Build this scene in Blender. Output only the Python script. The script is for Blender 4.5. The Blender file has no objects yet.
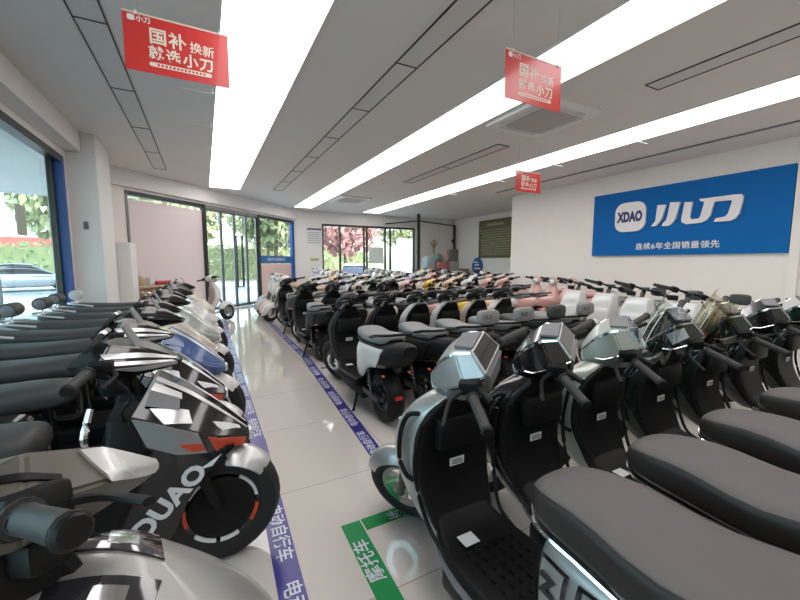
import bpy, bmesh, math, random
import numpy as np
from mathutils import Matrix, Vector, Euler

# ------------------------------------------------------------------ camera, world, sun, exposure
S = bpy.context.scene
COL = S.collection
PI = math.pi
R = math.radians

cam_d = bpy.data.cameras.new('camera')
cam = bpy.data.objects.new('camera', cam_d)
COL.objects.link(cam)
S.camera = cam
cam_d.sensor_width = 36.0
cam_d.lens = 370.0 / 800.0 * 36.0
cam_d.clip_start = 0.02
cam_d.clip_end = 500
cam.location = (0, 0, 1.4)
cam.rotation_euler = (R(90 - 5.86), 0, R(-27.79))

S.view_settings.view_transform = 'Standard'
S.view_settings.look = 'None'
S.view_settings.gamma = 1.0
S.view_settings.use_curve_mapping = False
S.view_settings.exposure = 0.8

world = bpy.data.worlds.new('world')
S.world = world
world.use_nodes = True
nt = world.node_tree
bg = nt.nodes['Background']
sky = nt.nodes.new('ShaderNodeTexSky')
sky.sky_type = 'NISHITA'
sky.sun_elevation = R(50)
sky.sun_rotation = R(130)
sky.sun_disc = False
sky.air_density = 1.0
sky.dust_density = 2.5
nt.links.new(sky.outputs[0], bg.inputs[0])
bg.inputs[1].default_value = 0.95

sun_d = bpy.data.lights.new('sun', 'SUN')
sun_d.energy = 1.8
sun_d.angle = R(2)
sun_d.color = (1.0, 0.95, 0.86)
sun = bpy.data.objects.new('sun', sun_d)
COL.objects.link(sun)
sun.rotation_euler = Vector((-0.42, 0.5, -0.76)).to_track_quat('-Z', 'Y').to_euler()

PANEL_STRENGTH = 2.7

# ------------------------------------------------------------------ materials
MATS = {}

def mat(name, color, rough=0.5, metal=0.0, coat=0.0, spec=0.5, noise=0.0, nscale=40.0, emit=None, estr=0.0, bump=0.0):
    if name in MATS:
        return MATS[name]
    m = bpy.data.materials.new(name)
    m.use_nodes = True
    n = m.node_tree
    b = n.nodes['Principled BSDF']
    c = tuple(color) + (1.0,)
    b.inputs['Base Color'].default_value = c
    b.inputs['Roughness'].default_value = rough
    b.inputs['Metallic'].default_value = metal
    b.inputs['Coat Weight'].default_value = coat
    b.inputs['Coat Roughness'].default_value = 0.05
    b.inputs['Specular IOR Level'].default_value = spec
    if noise or bump:
        tc = n.nodes.new('ShaderNodeTexCoord')
        nz = n.nodes.new('ShaderNodeTexNoise')
        nz.inputs['Scale'].default_value = nscale
        nz.inputs['Detail'].default_value = 4
        n.links.new(tc.outputs['Object'], nz.inputs['Vector'])
        if noise:
            mx = n.nodes.new('ShaderNodeMix')
            mx.data_type = 'RGBA'
            mx.inputs[6].default_value = tuple(max(0, v * (1 - noise)) for v in color) + (1,)
            mx.inputs[7].default_value = tuple(min(1, v * (1 + noise)) for v in color) + (1,)
            n.links.new(nz.outputs['Fac'], mx.inputs[0])
            n.links.new(mx.outputs[2], b.inputs['Base Color'])
        if bump:
            bp = n.nodes.new('ShaderNodeBump')
            bp.inputs['Strength'].default_value = bump
            bp.inputs['Distance'].default_value = 0.002
            n.links.new(nz.outputs['Fac'], bp.inputs['Height'])
            n.links.new(bp.outputs[0], b.inputs['Normal'])
    if emit:
        b.inputs['Emission Color'].default_value = tuple(emit) + (1,)
        b.inputs['Emission Strength'].default_value = estr
    MATS[name] = m
    return m

def glass_mat(name, tint=(0.93, 0.97, 0.95), refl=0.07, rough=0.0):
    if name in MATS:
        return MATS[name]
    m = bpy.data.materials.new(name)
    m.use_nodes = True
    n = m.node_tree
    n.nodes.clear()
    out = n.nodes.new('ShaderNodeOutputMaterial')
    mx = n.nodes.new('ShaderNodeMixShader')
    tr = n.nodes.new('ShaderNodeBsdfTransparent')
    gl = n.nodes.new('ShaderNodeBsdfGlossy')
    lw = n.nodes.new('ShaderNodeLayerWeight')
    ma = n.nodes.new('ShaderNodeMath')
    ma.operation = 'MULTIPLY_ADD'
    ma.inputs[1].default_value = 0.5
    ma.inputs[2].default_value = refl
    lw.inputs['Blend'].default_value = 0.25
    tr.inputs[0].default_value = tuple(tint) + (1,)
    gl.inputs['Roughness'].default_value = rough
    n.links.new(lw.outputs['Facing'], ma.inputs[0])
    pw = n.nodes.new('ShaderNodeMath')
    pw.operation = 'POWER'
    pw.inputs[1].default_value = 3.0
    n.links.new(lw.outputs['Facing'], pw.inputs[0])
    n.links.new(pw.outputs[0], ma.inputs[0])
    n.links.new(ma.outputs[0], mx.inputs[0])
    n.links.new(tr.outputs[0], mx.inputs[1])
    n.links.new(gl.outputs[0], mx.inputs[2])
    n.links.new(mx.outputs[0], out.inputs[0])
    MATS[name] = m
    return m

def tile_floor():
    m = mat('floor_tile', (0.62, 0.60, 0.57), 0.06, spec=0.6)
    n = m.node_tree
    b = n.nodes['Principled BSDF']
    tc = n.nodes.new('ShaderNodeTexCoord')
    mp = n.nodes.new('ShaderNodeMapping')
    mp.inputs['Location'].default_value = (0.45, 0.50, 0)
    br = n.nodes.new('ShaderNodeTexBrick')
    br.offset = 0.0
    br.inputs['Scale'].default_value = 1.0
    br.inputs['Brick Width'].default_value = 1.6
    br.inputs['Row Height'].default_value = 0.9
    br.inputs['Mortar Size'].default_value = 0.0035
    br.inputs['Mortar Smooth'].default_value = 0.1
    br.inputs['Color1'].default_value = (0.60, 0.56, 0.51, 1)
    br.inputs['Color2'].default_value = (0.615, 0.575, 0.525, 1)
    br.inputs['Mortar'].default_value = (0.36, 0.33, 0.29, 1)
    n.links.new(tc.outputs['Object'], mp.inputs[0])
    n.links.new(mp.outputs[0], br.inputs['Vector'])
    n.links.new(br.outputs['Color'], b.inputs['Base Color'])
    return m

BLACK = mat('black_plastic', (0.007, 0.007, 0.007), 0.48, spec=0.2, noise=0.2)
GLOSSBLK = mat('gloss_black', (0.010, 0.010, 0.011), 0.12, coat=0.6)
RUBBER = mat('rubber', (0.014, 0.014, 0.014), 0.75, bump=0.3, nscale=120)
GRIPM = mat('grip_rubber', (0.03, 0.03, 0.028), 0.6, bump=0.3, nscale=200)
SEATG = mat('seat_grey', (0.10, 0.09, 0.087), 0.55, noise=0.1, bump=0.15, nscale=160)
SEATB = mat('seat_black', (0.05, 0.05, 0.048), 0.5, noise=0.1, bump=0.15, nscale=160)
SEATM = mat('seat_mid_grey', (0.22, 0.22, 0.215), 0.5, noise=0.1, bump=0.15, nscale=160)
SEATT = mat('seat_tan', (0.42, 0.29, 0.19), 0.5, noise=0.1)
SILVER = mat('silver_paint', (0.40, 0.40, 0.385), 0.36, 0.65, coat=0.35)
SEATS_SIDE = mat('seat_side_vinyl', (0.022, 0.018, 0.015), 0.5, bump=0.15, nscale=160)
LSILVER = mat('light_silver_paint', (0.66, 0.66, 0.65), 0.3, 0.45, coat=0.4)
CHROME = mat('chrome', (0.75, 0.75, 0.74), 0.12, 1.0)
STEEL = mat('dark_steel', (0.10, 0.10, 0.10), 0.35, 0.8)
ALU = mat('cast_alloy', (0.45, 0.44, 0.42), 0.35, 0.8)
WHITE = mat('white_paint', (0.66, 0.645, 0.62), 0.2, coat=0.5)
DISPLAY = mat('display_glass', (0.02, 0.02, 0.024), 0.08, coat=1.0)
GREYP = mat('grey_plastic', (0.16, 0.16, 0.165), 0.45)
REDL = mat('red_lens', (0.45, 0.02, 0.015), 0.15, coat=0.5)
AMBER = mat('amber_lens', (0.75, 0.13, 0.02), 0.15, coat=0.5)
LENS = mat('clear_lens', (0.75, 0.78, 0.78), 0.08, spec=0.8, coat=1.0)
ORANGE = mat('orange_decal', (0.62, 0.07, 0.02), 0.35)
STICK = mat('white_sticker', (0.75, 0.75, 0.74), 0.5)
INK = mat('black_ink', (0.02, 0.02, 0.02), 0.6)
WALLM = mat('wall_paint', (0.83, 0.79, 0.745), 0.32, noise=0.03, nscale=3)
CEILM = mat('ceiling_paint', (0.74, 0.715, 0.68), 0.7, noise=0.02, nscale=3)
TRIMW = mat('white_trim', (0.78, 0.77, 0.75), 0.4)
DARKF = mat('dark_aluminium', (0.03, 0.035, 0.035), 0.35, 0.3)
GREYF = mat('grey_aluminium', (0.20, 0.21, 0.20), 0.35, 0.6)
BLUEF = mat('blue_frame', (0.01, 0.075, 0.30), 0.4)
SIGNB = mat('sign_blue', (0.004, 0.132, 0.42), 0.6, spec=0.15)
SIGNW = mat('sign_white', (0.80, 0.80, 0.80), 0.4)
NAVY = mat('navy_ink', (0.02, 0.04, 0.14), 0.5)
BANR = mat('banner_red', (0.66, 0.035, 0.03), 0.28, coat=0.3)
BANW = mat('banner_cream', (0.86, 0.78, 0.66), 0.4)
TAPEB = mat('tape_blue', (0.04, 0.032, 0.22), 0.3)
TAPEG = mat('tape_green', (0.0, 0.23, 0.055), 0.3)
TAPEW = mat('tape_white', (0.62, 0.63, 0.70), 0.4)
CLEAR = glass_mat('windscreen_clear', (0.86, 0.88, 0.88), 0.12)
AMBSC = glass_mat('windscreen_smoke', (0.86, 0.82, 0.70), 0.12)
LGLASS = glass_mat('shop_window_glass', (0.78, 0.88, 0.86), 0.04)
GLASS = glass_mat('window_glass', (0.90, 0.95, 0.92), 0.04)
PANEL = mat('light_panel', (0.9, 0.88, 0.88), 0.6, emit=(1.0, 0.955, 0.955), estr=PANEL_STRENGTH)

# ------------------------------------------------------------------ mesh helpers
def finish(name, bm, m, parent=None, smooth=True, M=None, label=None, angle=40):
    if M is not None:
        bmesh.ops.transform(bm, matrix=M, verts=bm.verts)
    me = bpy.data.meshes.new(name)
    bm.normal_update()
    bm.to_mesh(me)
    bm.free()
    me.materials.append(m)
    if smooth:
        me.shade_smooth()
        me.set_sharp_from_angle(angle=R(angle))
    o = bpy.data.objects.new(name, me)
    COL.objects.link(o)
    if parent:
        o.parent = parent
    if label:
        o['label'] = label
    return o

def thing(name, label, cat, loc=(0, 0, 0), rz=0.0, group=None):
    o = bpy.data.objects.new(name, None)
    COL.objects.link(o)
    o.location = loc
    o.rotation_euler = (0, 0, rz)
    o['label'] = label
    o['category'] = cat
    if group:
        o['group'] = group
    return o

def tag(o, label, cat, group=None):
    o['label'] = label
    o['category'] = cat
    if group:
        o['group'] = group
    return o

def struct(o):
    o['kind'] = 'structure'
    return o

def box(bm, x0, x1, y0, y1, z0, z1, bev=0.0, seg=2):
    r = bmesh.ops.create_cube(bm, size=1.0)
    vs = r['verts']
    bmesh.ops.scale(bm, vec=(abs(x1 - x0), abs(y1 - y0), abs(z1 - z0)), verts=vs)
    bmesh.ops.translate(bm, vec=((x0 + x1) / 2, (y0 + y1) / 2, (z0 + z1) / 2), verts=vs)
    if bev:
        es = list({e for v in vs for e in v.link_edges})
        bmesh.ops.bevel(bm, geom=es, offset=bev, segments=seg, affect='EDGES', profile=0.5)
    return bm

def B(*a, **k):
    return box(bmesh.new(), *a, **k)

def catmull(P, n):
    P = [np.array(p, float) for p in P]
    if len(P) < 3:
        return [P[0] + (P[-1] - P[0]) * i / (n - 1) for i in range(n)]
    out = []
    k = len(P) - 1
    for i in range(n):
        u = i / (n - 1) * k
        j = min(int(u), k - 1)
        t = u - j
        p0, p1, p2, p3 = P[max(j - 1, 0)], P[j], P[j + 1], P[min(j + 2, k)]
        out.append(0.5 * (2 * p1 + (p2 - p0) * t + (2 * p0 - 5 * p1 + 4 * p2 - p3) * t * t + (3 * p1 - p0 - 3 * p2 + p3) * t ** 3))
    return out

def tube(bm, pts, r, n=8, steps=None, flat=1.0):
    """tube along pts; r number or list of radii per key"""
    rr = r if isinstance(r, (list, tuple)) else [r] * len(pts)
    if steps is None:
        steps = len(pts) if len(pts) == 2 else (len(pts) - 1) * 4 + 1
    K = catmull([tuple(p) + (q,) for p, q in zip(pts, rr)], steps)
    rings = []
    up = Vector((0, 0, 1))
    for i, k in enumerate(K):
        a = Vector(K[max(i - 1, 0)][:3])
        b = Vector(K[min(i + 1, steps - 1)][:3])
        d = (b - a).normalized()
        u = up if abs(d.dot(up)) < 0.95 else Vector((1, 0, 0))
        s = d.cross(u).normalized()
        v = s.cross(d).normalized()
        c = Vector(k[:3])
        rings.append([bm.verts.new(c + (s * math.cos(2 * PI * j / n) + v * math.sin(2 * PI * j / n) * flat) * k[3]) for j in range(n)])
    skin(bm, rings)
    return bm

def skin(bm, rings, caps=True):
    n = len(rings[0])
    for a, b in zip(rings, rings[1:]):
        for j in range(n):
            k = (j + 1) % n
            bm.faces.new((a[j], a[k], b[k], b[j]))
    if caps:
        bm.faces.new(list(reversed(rings[0])))
        bm.faces.new(rings[-1])

def T(*a, **k):
    return tube(bmesh.new(), *a, **k)

def lathe(bm, prof, n=24, c=(0, 0, 0), axis='y', closed=True):
    """prof: list of (r, offset along axis)"""
    rings = []
    for j in range(n):
        t = 2 * PI * j / n
        row = []
        for r, h in prof:
            if axis == 'y':
                p = (c[0] + r * math.cos(t), c[1] + h, c[2] + r * math.sin(t))
            elif axis == 'x':
                p = (c[0] + h, c[1] + r * math.cos(t), c[2] + r * math.sin(t))
            else:
                p = (c[0] + r * math.cos(t), c[1] + r * math.sin(t), c[2] + h)
            row.append(bm.verts.new(p))
        rings.append(row)
    m = len(prof)
    for j in range(n):
        a, b = rings[j], rings[(j + 1) % n]
        for i in range(m if closed else m - 1):
            k = (i + 1) % m
            bm.faces.new((a[i], a[k], b[k], b[i]))
    if not closed:
        for i in (0, m - 1):
            if prof[i][0] > 1e-6:
                try:
                    bm.faces.new([rings[j][i] for j in range(n)])
                except ValueError:
                    pass
    bmesh.ops.recalc_face_normals(bm, faces=bm.faces[:])
    return bm

def prism(bm, poly, axis, lo, hi, bev=0.0):
    """poly 2D; axis: 'y' -> (x,z), 'x' -> (y,z), 'z' -> (x,y)"""
    def P(p, h):
        return {'y': (p[0], h, p[1]), 'x': (h, p[0], p[1]), 'z': (p[0], p[1], h)}[axis]
    a = [bm.verts.new(P(p, lo)) for p in poly]
    b = [bm.verts.new(P(p, hi)) for p in poly]
    n = len(poly)
    fs = [bm.faces.new(a), bm.faces.new(b)]
    for i in range(n):
        fs.append(bm.faces.new((a[i], a[(i + 1) % n], b[(i + 1) % n], b[i])))
    bmesh.ops.recalc_face_normals(bm, faces=fs)
    if bev:
        es = list({e for v in a + b for e in v.link_edges})
        bmesh.ops.bevel(bm, geom=es, offset=bev, segments=2, affect='EDGES')
    return bm

def spow(c, e):
    return math.copysign(abs(c) ** (2.0 / e), c)

class Loft:
    """keys along x: (x, zlo, zhi, half width, exponent); along z with mode 'z': (z, x_rear, x_front, half width, exp)"""
    def __init__(self, keys, mode='x', e2=None, shear=None):
        self.keys = [np.array(k, float) for k in keys]
        self.mode = mode
        self.e2 = e2
        self.shear = shear
        self.k = len(keys) - 1
    def key(self, s):
        u = min(max(s, 0), 1) * self.k
        j = min(int(u), self.k - 1)
        t = u - j
        P = self.keys
        p0, p1, p2, p3 = P[max(j - 1, 0)], P[j], P[j + 1], P[min(j + 2, self.k)]
        v = 0.5 * (2 * p1 + (p2 - p0) * t + (2 * p0 - 5 * p1 + 4 * p2 - p3) * t * t + (3 * p1 - p0 - 3 * p2 + p3) * t ** 3)
        v[3] = max(v[3], 0.004)
        return v
    def pt(self, s, t, off=0.0):
        k = self.key(s)
        a = 2 * PI * t
        c, sn = math.cos(a), math.sin(a)
        if self.mode == 'x':
            mid, h = (k[1] + k[2]) / 2, max((k[2] - k[1]) / 2, 0.004)
            p = Vector((k[0], (k[3] + off) * spow(c, k[4]), mid + (h + off) * spow(sn, k[4])))
        else:
            mid, h = (k[1] + k[2]) / 2, max((k[2] - k[1]) / 2, 0.004)
            e = k[4] if sn > 0 or self.e2 is None else self.e2
            p = Vector((mid + (h + off) * spow(sn, e), (k[3] + off) * spow(c, k[4] if self.e2 is None else e), k[0]))
        if self.shear:
            p.x += self.shear[0] * (p.z - self.shear[1])
        return p
    def mesh(self, m=18, n=20, bm=None):
        bm = bm or bmesh.new()
        rings = [[bm.verts.new(self.pt(i / (m - 1), j / n)) for j in range(n)] for i in range(m)]
        skin(bm, rings)
        bmesh.ops.recalc_face_normals(bm, faces=bm.faces[:])
        return bm
    def patch(self, corners, off=0.003, n=10, bm=None, thick=0.006):
        """four (s,t) corners, bilinear, raised skin with a rim"""
        bm = bm or bmesh.new()
        c = corners
        g0, g1 = [], []
        for i in range(n + 1):
            u = i / n
            r0, r1 = [], []
            for j in range(n + 1):
                v = j / n
                s = (1 - u) * (1 - v) * c[0][0] + u * (1 - v) * c[1][0] + u * v * c[2][0] + (1 - u) * v * c[3][0]
                t = (1 - u) * (1 - v) * c[0][1] + u * (1 - v) * c[1][1] + u * v * c[2][1] + (1 - u) * v * c[3][1]
                r0.append(bm.verts.new(self.pt(s, t, off)))
                r1.append(bm.verts.new(self.pt(s, t, off - thick)))
            g0.append(r0)
            g1.append(r1)
        for i in range(n):
            for j in range(n):
                bm.faces.new((g0[i][j], g0[i + 1][j], g0[i + 1][j + 1], g0[i][j + 1]))
        rim = [(i, 0) for i in range(n)] + [(n, j) for j in range(n)] + [(i, n) for i in range(n, 0, -1)] + [(0, j) for j in range(n, 0, -1)]
        for q, (i, j) in enumerate(rim):
            i2, j2 = rim[(q + 1) % len(rim)]
            bm.faces.new((g0[i][j], g1[i][j], g1[i2][j2], g0[i2][j2]))
        bmesh.ops.recalc_face_normals(bm, faces=bm.faces[:])
        for i in range(n + 1):
            for j in range(n + 1):
                if 0 < i < n and 0 < j < n:
                    bm.verts.remove(g1[i][j])
        return bm

def mirt(corners):
    return [(s, 0.5 - t) for s, t in corners]

def arc_shell(c, r, w, a0, a1, n=14, m=9, crown=0.018, th=0.006, taper=1.0):
    """mudguard: shell around a wheel, angles in degrees measured in x-z from +x"""
    bm = bmesh.new()
    outer, inner = [], []
    for i in range(n + 1):
        a = R(a0 + (a1 - a0) * i / n)
        ww = w * (taper + (1 - taper) * math.sin(PI * i / n) ** 0.6)
        ro, ri = [], []
        for j in range(m):
            q = -1 + 2 * j / (m - 1)
            y = ww * math.sin(q * PI / 2) if False else ww * q
            drop = crown * (abs(q) ** 2.5) * 2.2
            for lst, rr in ((ro, r - drop), (ri, r - drop - th)):
                lst.append(bm.verts.new((c[0] + rr * math.cos(a), y if lst is ro else y * 0.95, c[2] + rr * math.sin(a))))
        outer.append(ro)
        inner.append(ri)
    rings = [o + list(reversed(i)) for o, i in zip(outer, inner)]
    skin(bm, rings)
    bmesh.ops.recalc_face_normals(bm, faces=bm.faces[:])
    return bm

_txt_cache = {}
def text_bm(s, size, extrude=0.0, bold=0.0, res=3, align='CENTER', spacing=1.0):
    """text lying in xy plane, facing +z, centred"""
    cu = bpy.data.curves.new('txt', 'FONT')
    cu.body = s
    cu.size = size
    cu.align_x = align
    cu.align_y = 'CENTER'
    cu.extrude = extrude
    cu.offset = bold
    cu.resolution_u = res
    cu.space_character = spacing
    o = bpy.data.objects.new('txt', cu)
    COL.objects.link(o)
    dg = bpy.context.evaluated_depsgraph_get()
    dg.update()
    me = bpy.data.meshes.new_from_object(o.evaluated_get(dg))
    bm = bmesh.new()
    bm.from_mesh(me)
    bpy.data.objects.remove(o)
    bpy.data.curves.remove(cu)
    bpy.data.meshes.remove(me)
    return bm

def basis(xa, ya, loc):
    x = Vector(xa).normalized()
    y = Vector(ya).normalized()
    z = x.cross(y)
    return Matrix(((x.x, y.x, z.x, loc[0]), (x.y, y.y, z.y, loc[1]), (x.z, y.z, z.z, loc[2]), (0, 0, 0, 1)))

def join(bm, other, M=None):
    if M is not None:
        bmesh.ops.transform(other, matrix=M, verts=other.verts)
    me = bpy.data.meshes.new('tmp')
    other.to_mesh(me)
    other.free()
    bm.from_mesh(me)
    bpy.data.meshes.remove(me)
    return bm

def rrect(w, h, r, n=6):
    out = []
    for cx, cy, a0 in ((w / 2 - r, h / 2 - r, 0), (-w / 2 + r, h / 2 - r, 90), (-w / 2 + r, -h / 2 + r, 180), (w / 2 - r, -h / 2 + r, 270)):
        for i in range(n + 1):
            a = R(a0 + 90 * i / n)
            out.append((cx + r * math.cos(a), cy + r * math.sin(a)))
    return out

# copies of a thing with its parts and sub-parts
def dup(root, loc, rz, label, group=None, remap=None, cat=None):
    def cp(o, parent):
        c = o.copy()
        COL.objects.link(c)
        if parent:
            c.parent = parent
        if c.type == 'MESH' and remap:
            cur = o.material_slots[0].material
            new = remap.get(cur.name)
            if new:
                c.material_slots[0].link = 'OBJECT'
                c.material_slots[0].material = new
        for ch in o.children:
            cp(ch, c)
        return c
    r = cp(root, None)
    r.location = loc
    r.rotation_euler = (0, 0, rz)
    r['label'] = label
    if group:
        r['group'] = group
    if cat:
        r['category'] = cat
    return r


# ------------------------------------------------------------------ the room
HC = 3.4
D45 = Vector((1, 1, 0)).normalized()
ENT0 = Vector((-1.82, 9.78, 0))          # entrance wall runs from here at 45 degrees
ENTL = 7.1

def poly_slab(poly, z0, z1):
    return prism(bmesh.new(), poly, 'z', z0, z1)

room_poly = [(-1.82, -3.5), (8.5, -3.5), (8.5, 8.7), (10.8, 8.7), (10.8, 14.8), (3.2, 14.8), (-1.82, 9.78)]
big_poly = [(-2.02, -3.7), (8.7, -3.7), (8.7, 8.6), (11.0, 8.6), (11.0, 15.0), (3.1, 15.0), (-2.02, 9.88)]
struct(finish('floor', poly_slab(big_poly, -0.15, 0.0), tile_floor(), smooth=False))
struct(finish('ceiling', poly_slab(big_poly, HC, HC + 0.15), CEILM, smooth=False))

def wall(name, org, d, rects, thick, m, outward):
    """rects in (s0, s1, z0, z1) along d; thickness towards outward"""
    bm = bmesh.new()
    d = Vector(d).normalized()
    o = Vector(outward).normalized()
    for s0, s1, z0, z1 in rects:
        vs = []
        for h in (0, thick):
            for s, z in ((s0, z0), (s1, z0), (s1, z1), (s0, z1)):
                p = Vector(org) + d * s + o * h
                vs.append(bm.verts.new((p.x, p.y, z)))
        for f in ((0, 1, 2, 3), (4, 5, 6, 7), (0, 1, 5, 4), (1, 2, 6, 5), (2, 3, 7, 6), (3, 0, 4, 7)):
            bm.faces.new([vs[i] for i in f])
    bmesh.ops.recalc_face_normals(bm, faces=bm.faces[:])
    return struct(finish(name, bm, m, smooth=False))

# left wall with the long shop window
wall('wall_left', (-1.82, -3.5, 0), (0, 1, 0), [(0, 2.3, 0, HC), (2.3, 10.95, 2.98, HC), (2.3, 10.95, 0, 0.12), (10.95, 13.28, 0, HC)], 0.2, WALLM, (-1, 0, 0))
wall('wall_entrance', ENT0, D45, [(0, 0.5, 0, HC), (0.5, 6.95, 2.97, HC), (6.95, ENTL, 0, HC)], 0.14, WALLM, (-1, 1, 0))
wall('wall_far', (3.2, 14.8, 0), (1, 0, 0), [(0, 1.05, 0, HC), (1.05, 5.35, 2.93, HC), (1.05, 5.35, 0, 0.1), (5.35, 7.6, 0, HC)], 0.2, WALLM, (0, 1, 0))
wall('wall_alcove', (10.8, 8.7, 0), (0, 1, 0), [(0, 6.1, 0, HC)], 0.2, WALLM, (1, 0, 0))
wall('wall_right', (8.5, -3.5, 0), (0, 1, 0), [(0, 12.2, 0, HC)], 0.2, WALLM, (1, 0, 0))
wall('wall_return', (8.7, 8.7, 0), (1, 0, 0), [(0, 2.1, 0, HC)], 0.1, WALLM, (0, -1, 0))
wall('wall_rear', (-1.82, -3.5, 0), (1, 0, 0), [(0, 10.32, 0, HC)], 0.2, WALLM, (0, -1, 0))
struct(finish('trim_right', B(8.44, 8.5, 2.30, 2.42, 0, HC), WALLM, smooth=False))
struct(finish('beam_left', B(-1.82, -1.62, -3.5, 7.6, 3.1, HC), WALLM, smooth=False))
struct(finish('pillar', B(-1.82, -1.44, 7.62, 8.6, 0, HC), TRIMW, smooth=False))
# soffit strip over the entrance
bm = bmesh.new()
vs = []
n45 = Vector((1, -1, 0)).normalized()
for h in (0, 0.12):
    for s, z in ((0.1, 3.03), (ENTL - 0.05, 3.03), (ENTL - 0.05, HC), (0.1, HC)):
        p = ENT0 + D45 * s + n45 * h
        vs.append(bm.verts.new((p.x, p.y, z)))
for f in ((0, 1, 2, 3), (4, 5, 6, 7), (0, 1, 5, 4), (1, 2, 6, 5), (2, 3, 7, 6), (3, 0, 4, 7)):
    bm.faces.new([vs[i] for i in f])
bmesh.ops.recalc_face_normals(bm, faces=bm.faces[:])
struct(finish('soffit', bm, TRIMW, smooth=False))

# --- window_1: big pane with blue jamb on the left
w1 = struct(finish('window_1', B(-1.97, -1.90, 7.30, 7.45, 0.12, 2.98), DARKF, smooth=False))
f = B(-1.90, -1.80, 7.36, 7.46, 0.12, 2.98)
finish('window_frame', f, BLUEF, w1, smooth=False)
finish('window_head', B(-1.93, -1.80, -1.2, 7.38, 2.88, 2.98), DARKF, w1, smooth=False)
finish('window_sill', B(-1.93, -1.80, -1.2, 7.38, 0.12, 0.2), DARKF, w1, smooth=False)
finish('pane', B(-1.935, -1.925, -1.2, 7.36, 0.2, 2.88), LGLASS, w1, smooth=False)
finish('mullion', B(-1.95, -1.91, 5.42, 5.435, 0.2, 2.88), GREYF, w1, smooth=False)
t = tag(finish('paper_notice', B(-1.921, -1.917, 5.98, 6.26, 1.72, 2.08), mat('notice_paper', (0.42, 0.47, 0.36), 0.6), smooth=False),
        'small greenish paper notice stuck on the left shop window', 'notice')
# intercom on the pillar
t = tag(finish('wall_socket', B(-1.66, -1.60, 7.595, 7.62, 1.92, 2.04, 0.006), GREYP), 'small grey switch on the white pillar beside blue window frame', 'switch')

# --- entrance glazing (45 degree wall)
def ent_box(bm, s0, s1, z0, z1, h0, h1):
    """h measured into the room"""
    vs = []
    for h in (h0, h1):
        for s, z in ((s0, z0), (s1, z0), (s1, z1), (s0, z1)):
            p = ENT0 + D45 * s + n45 * h
            vs.append(bm.verts.new((p.x, p.y, z)))
    for f in ((0, 1, 2, 3), (4, 5, 6, 7), (0, 1, 5, 4), (1, 2, 6, 5), (2, 3, 7, 6), (3, 0, 4, 7)):
        bm.faces.new([vs[i] for i in f])
    bmesh.ops.recalc_face_normals(bm, faces=bm.faces[:])
    return bm
def EB(*a):
    return ent_box(bmesh.new(), *a)

PINK = mat('frosted_film', (0.80, 0.70, 0.69), 0.25, noise=0.02, nscale=2, coat=0.3)
w2 = struct(finish('window_2', EB(0.5, 2.62, 2.87, 2.97, -0.08, 0.02), DARKF, smooth=False))
finish('film_pane', EB(0.5, 2.62, 0.05, 2.80, -0.06, -0.04), PINK, w2, smooth=False)
finish('clear_pane', EB(0.5, 2.62, 2.80, 2.87, -0.055, -0.045), GLASS, w2, smooth=False)
finish('jamb', EB(0.5, 0.55, 0, 2.97, -0.08, 0.02), GREYF, w2, smooth=False)

d1 = struct(finish('door_1', EB(2.62, 4.95, 2.87, 2.97, -0.08, 0.02), GREYF, smooth=False))
finish('door_frame', EB(2.62, 2.70, 0, 2.97, -0.08, 0.03), DARKF, d1, smooth=False)
finish('door_frame', EB(4.86, 4.95, 0, 2.97, -0.08, 0.03), DARKF, d1, smooth=False)
for a, b in ((2.72, 3.28), (3.30, 3.82), (3.84, 4.34), (4.36, 4.84)):
    leaf = finish('door_leaf', EB(a, b, 0.10, 2.85, -0.045, -0.035), GLASS, d1, smooth=False)
    bm = bmesh.new()
    ent_box(bm, a, a + 0.035, 0.02, 2.87, -0.06, -0.02)
    ent_box(bm, b - 0.035, b, 0.02, 2.87, -0.06, -0.02)
    ent_box(bm, a, b, 0.02, 0.10, -0.06, -0.02)
    ent_box(bm, a, b, 2.82, 2.87, -0.06, -0.02)
    finish('leaf_frame', bm, GREYF, leaf, smooth=False)
bm = bmesh.new()
for s in (3.79, 4.05):
    ent_box(bm, s - 0.025, s + 0.025, 0.62, 2.2, 0.03, 0.07)
ent_box(bm, 3.79, 4.05, 2.17, 2.2, 0.03, 0.06)
ent_box(bm, 3.79, 4.05, 0.62, 0.65, 0.03, 0.06)
finish('door_handle', bm, DARKF, d1, smooth=False)

w3 = struct(finish('window_3', EB(4.95, 6.95, 2.87, 2.97, -0.08, 0.02), DARKF, smooth=False))
finish('pane', EB(4.95, 6.85, 0.05, 2.87, -0.055, -0.045), GLASS, w3, smooth=False)
finish('jamb', EB(6.82, 6.97, 0, 2.97, -0.08, 0.03), BLUEF, w3, smooth=False)
t = tag(finish('window_banner', EB(4.98, 6.80, 1.36, 1.62, -0.04, -0.036), mat('banner_blue', (0.01, 0.12, 0.33), 0.4), smooth=False),
        'blue strip banner across the window right of the glass entrance doors', 'banner')
bm = text_bm('连续6年全国销量领先', 0.11)
c = ENT0 + D45 * 5.9 + n45 * -0.034
finish('lettering', bm, SIGNW, t, smooth=False, M=basis(D45, (0, 0, 1), (c.x, c.y, 1.49)))
tag(finish('window_film', EB(4.98, 6.80, 0.05, 1.34, -0.04, -0.037), mat('film_peach', (0.72, 0.52, 0.45), 0.4), smooth=False),
    'pale peach film on the window under the blue strip banner', 'window film')

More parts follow.
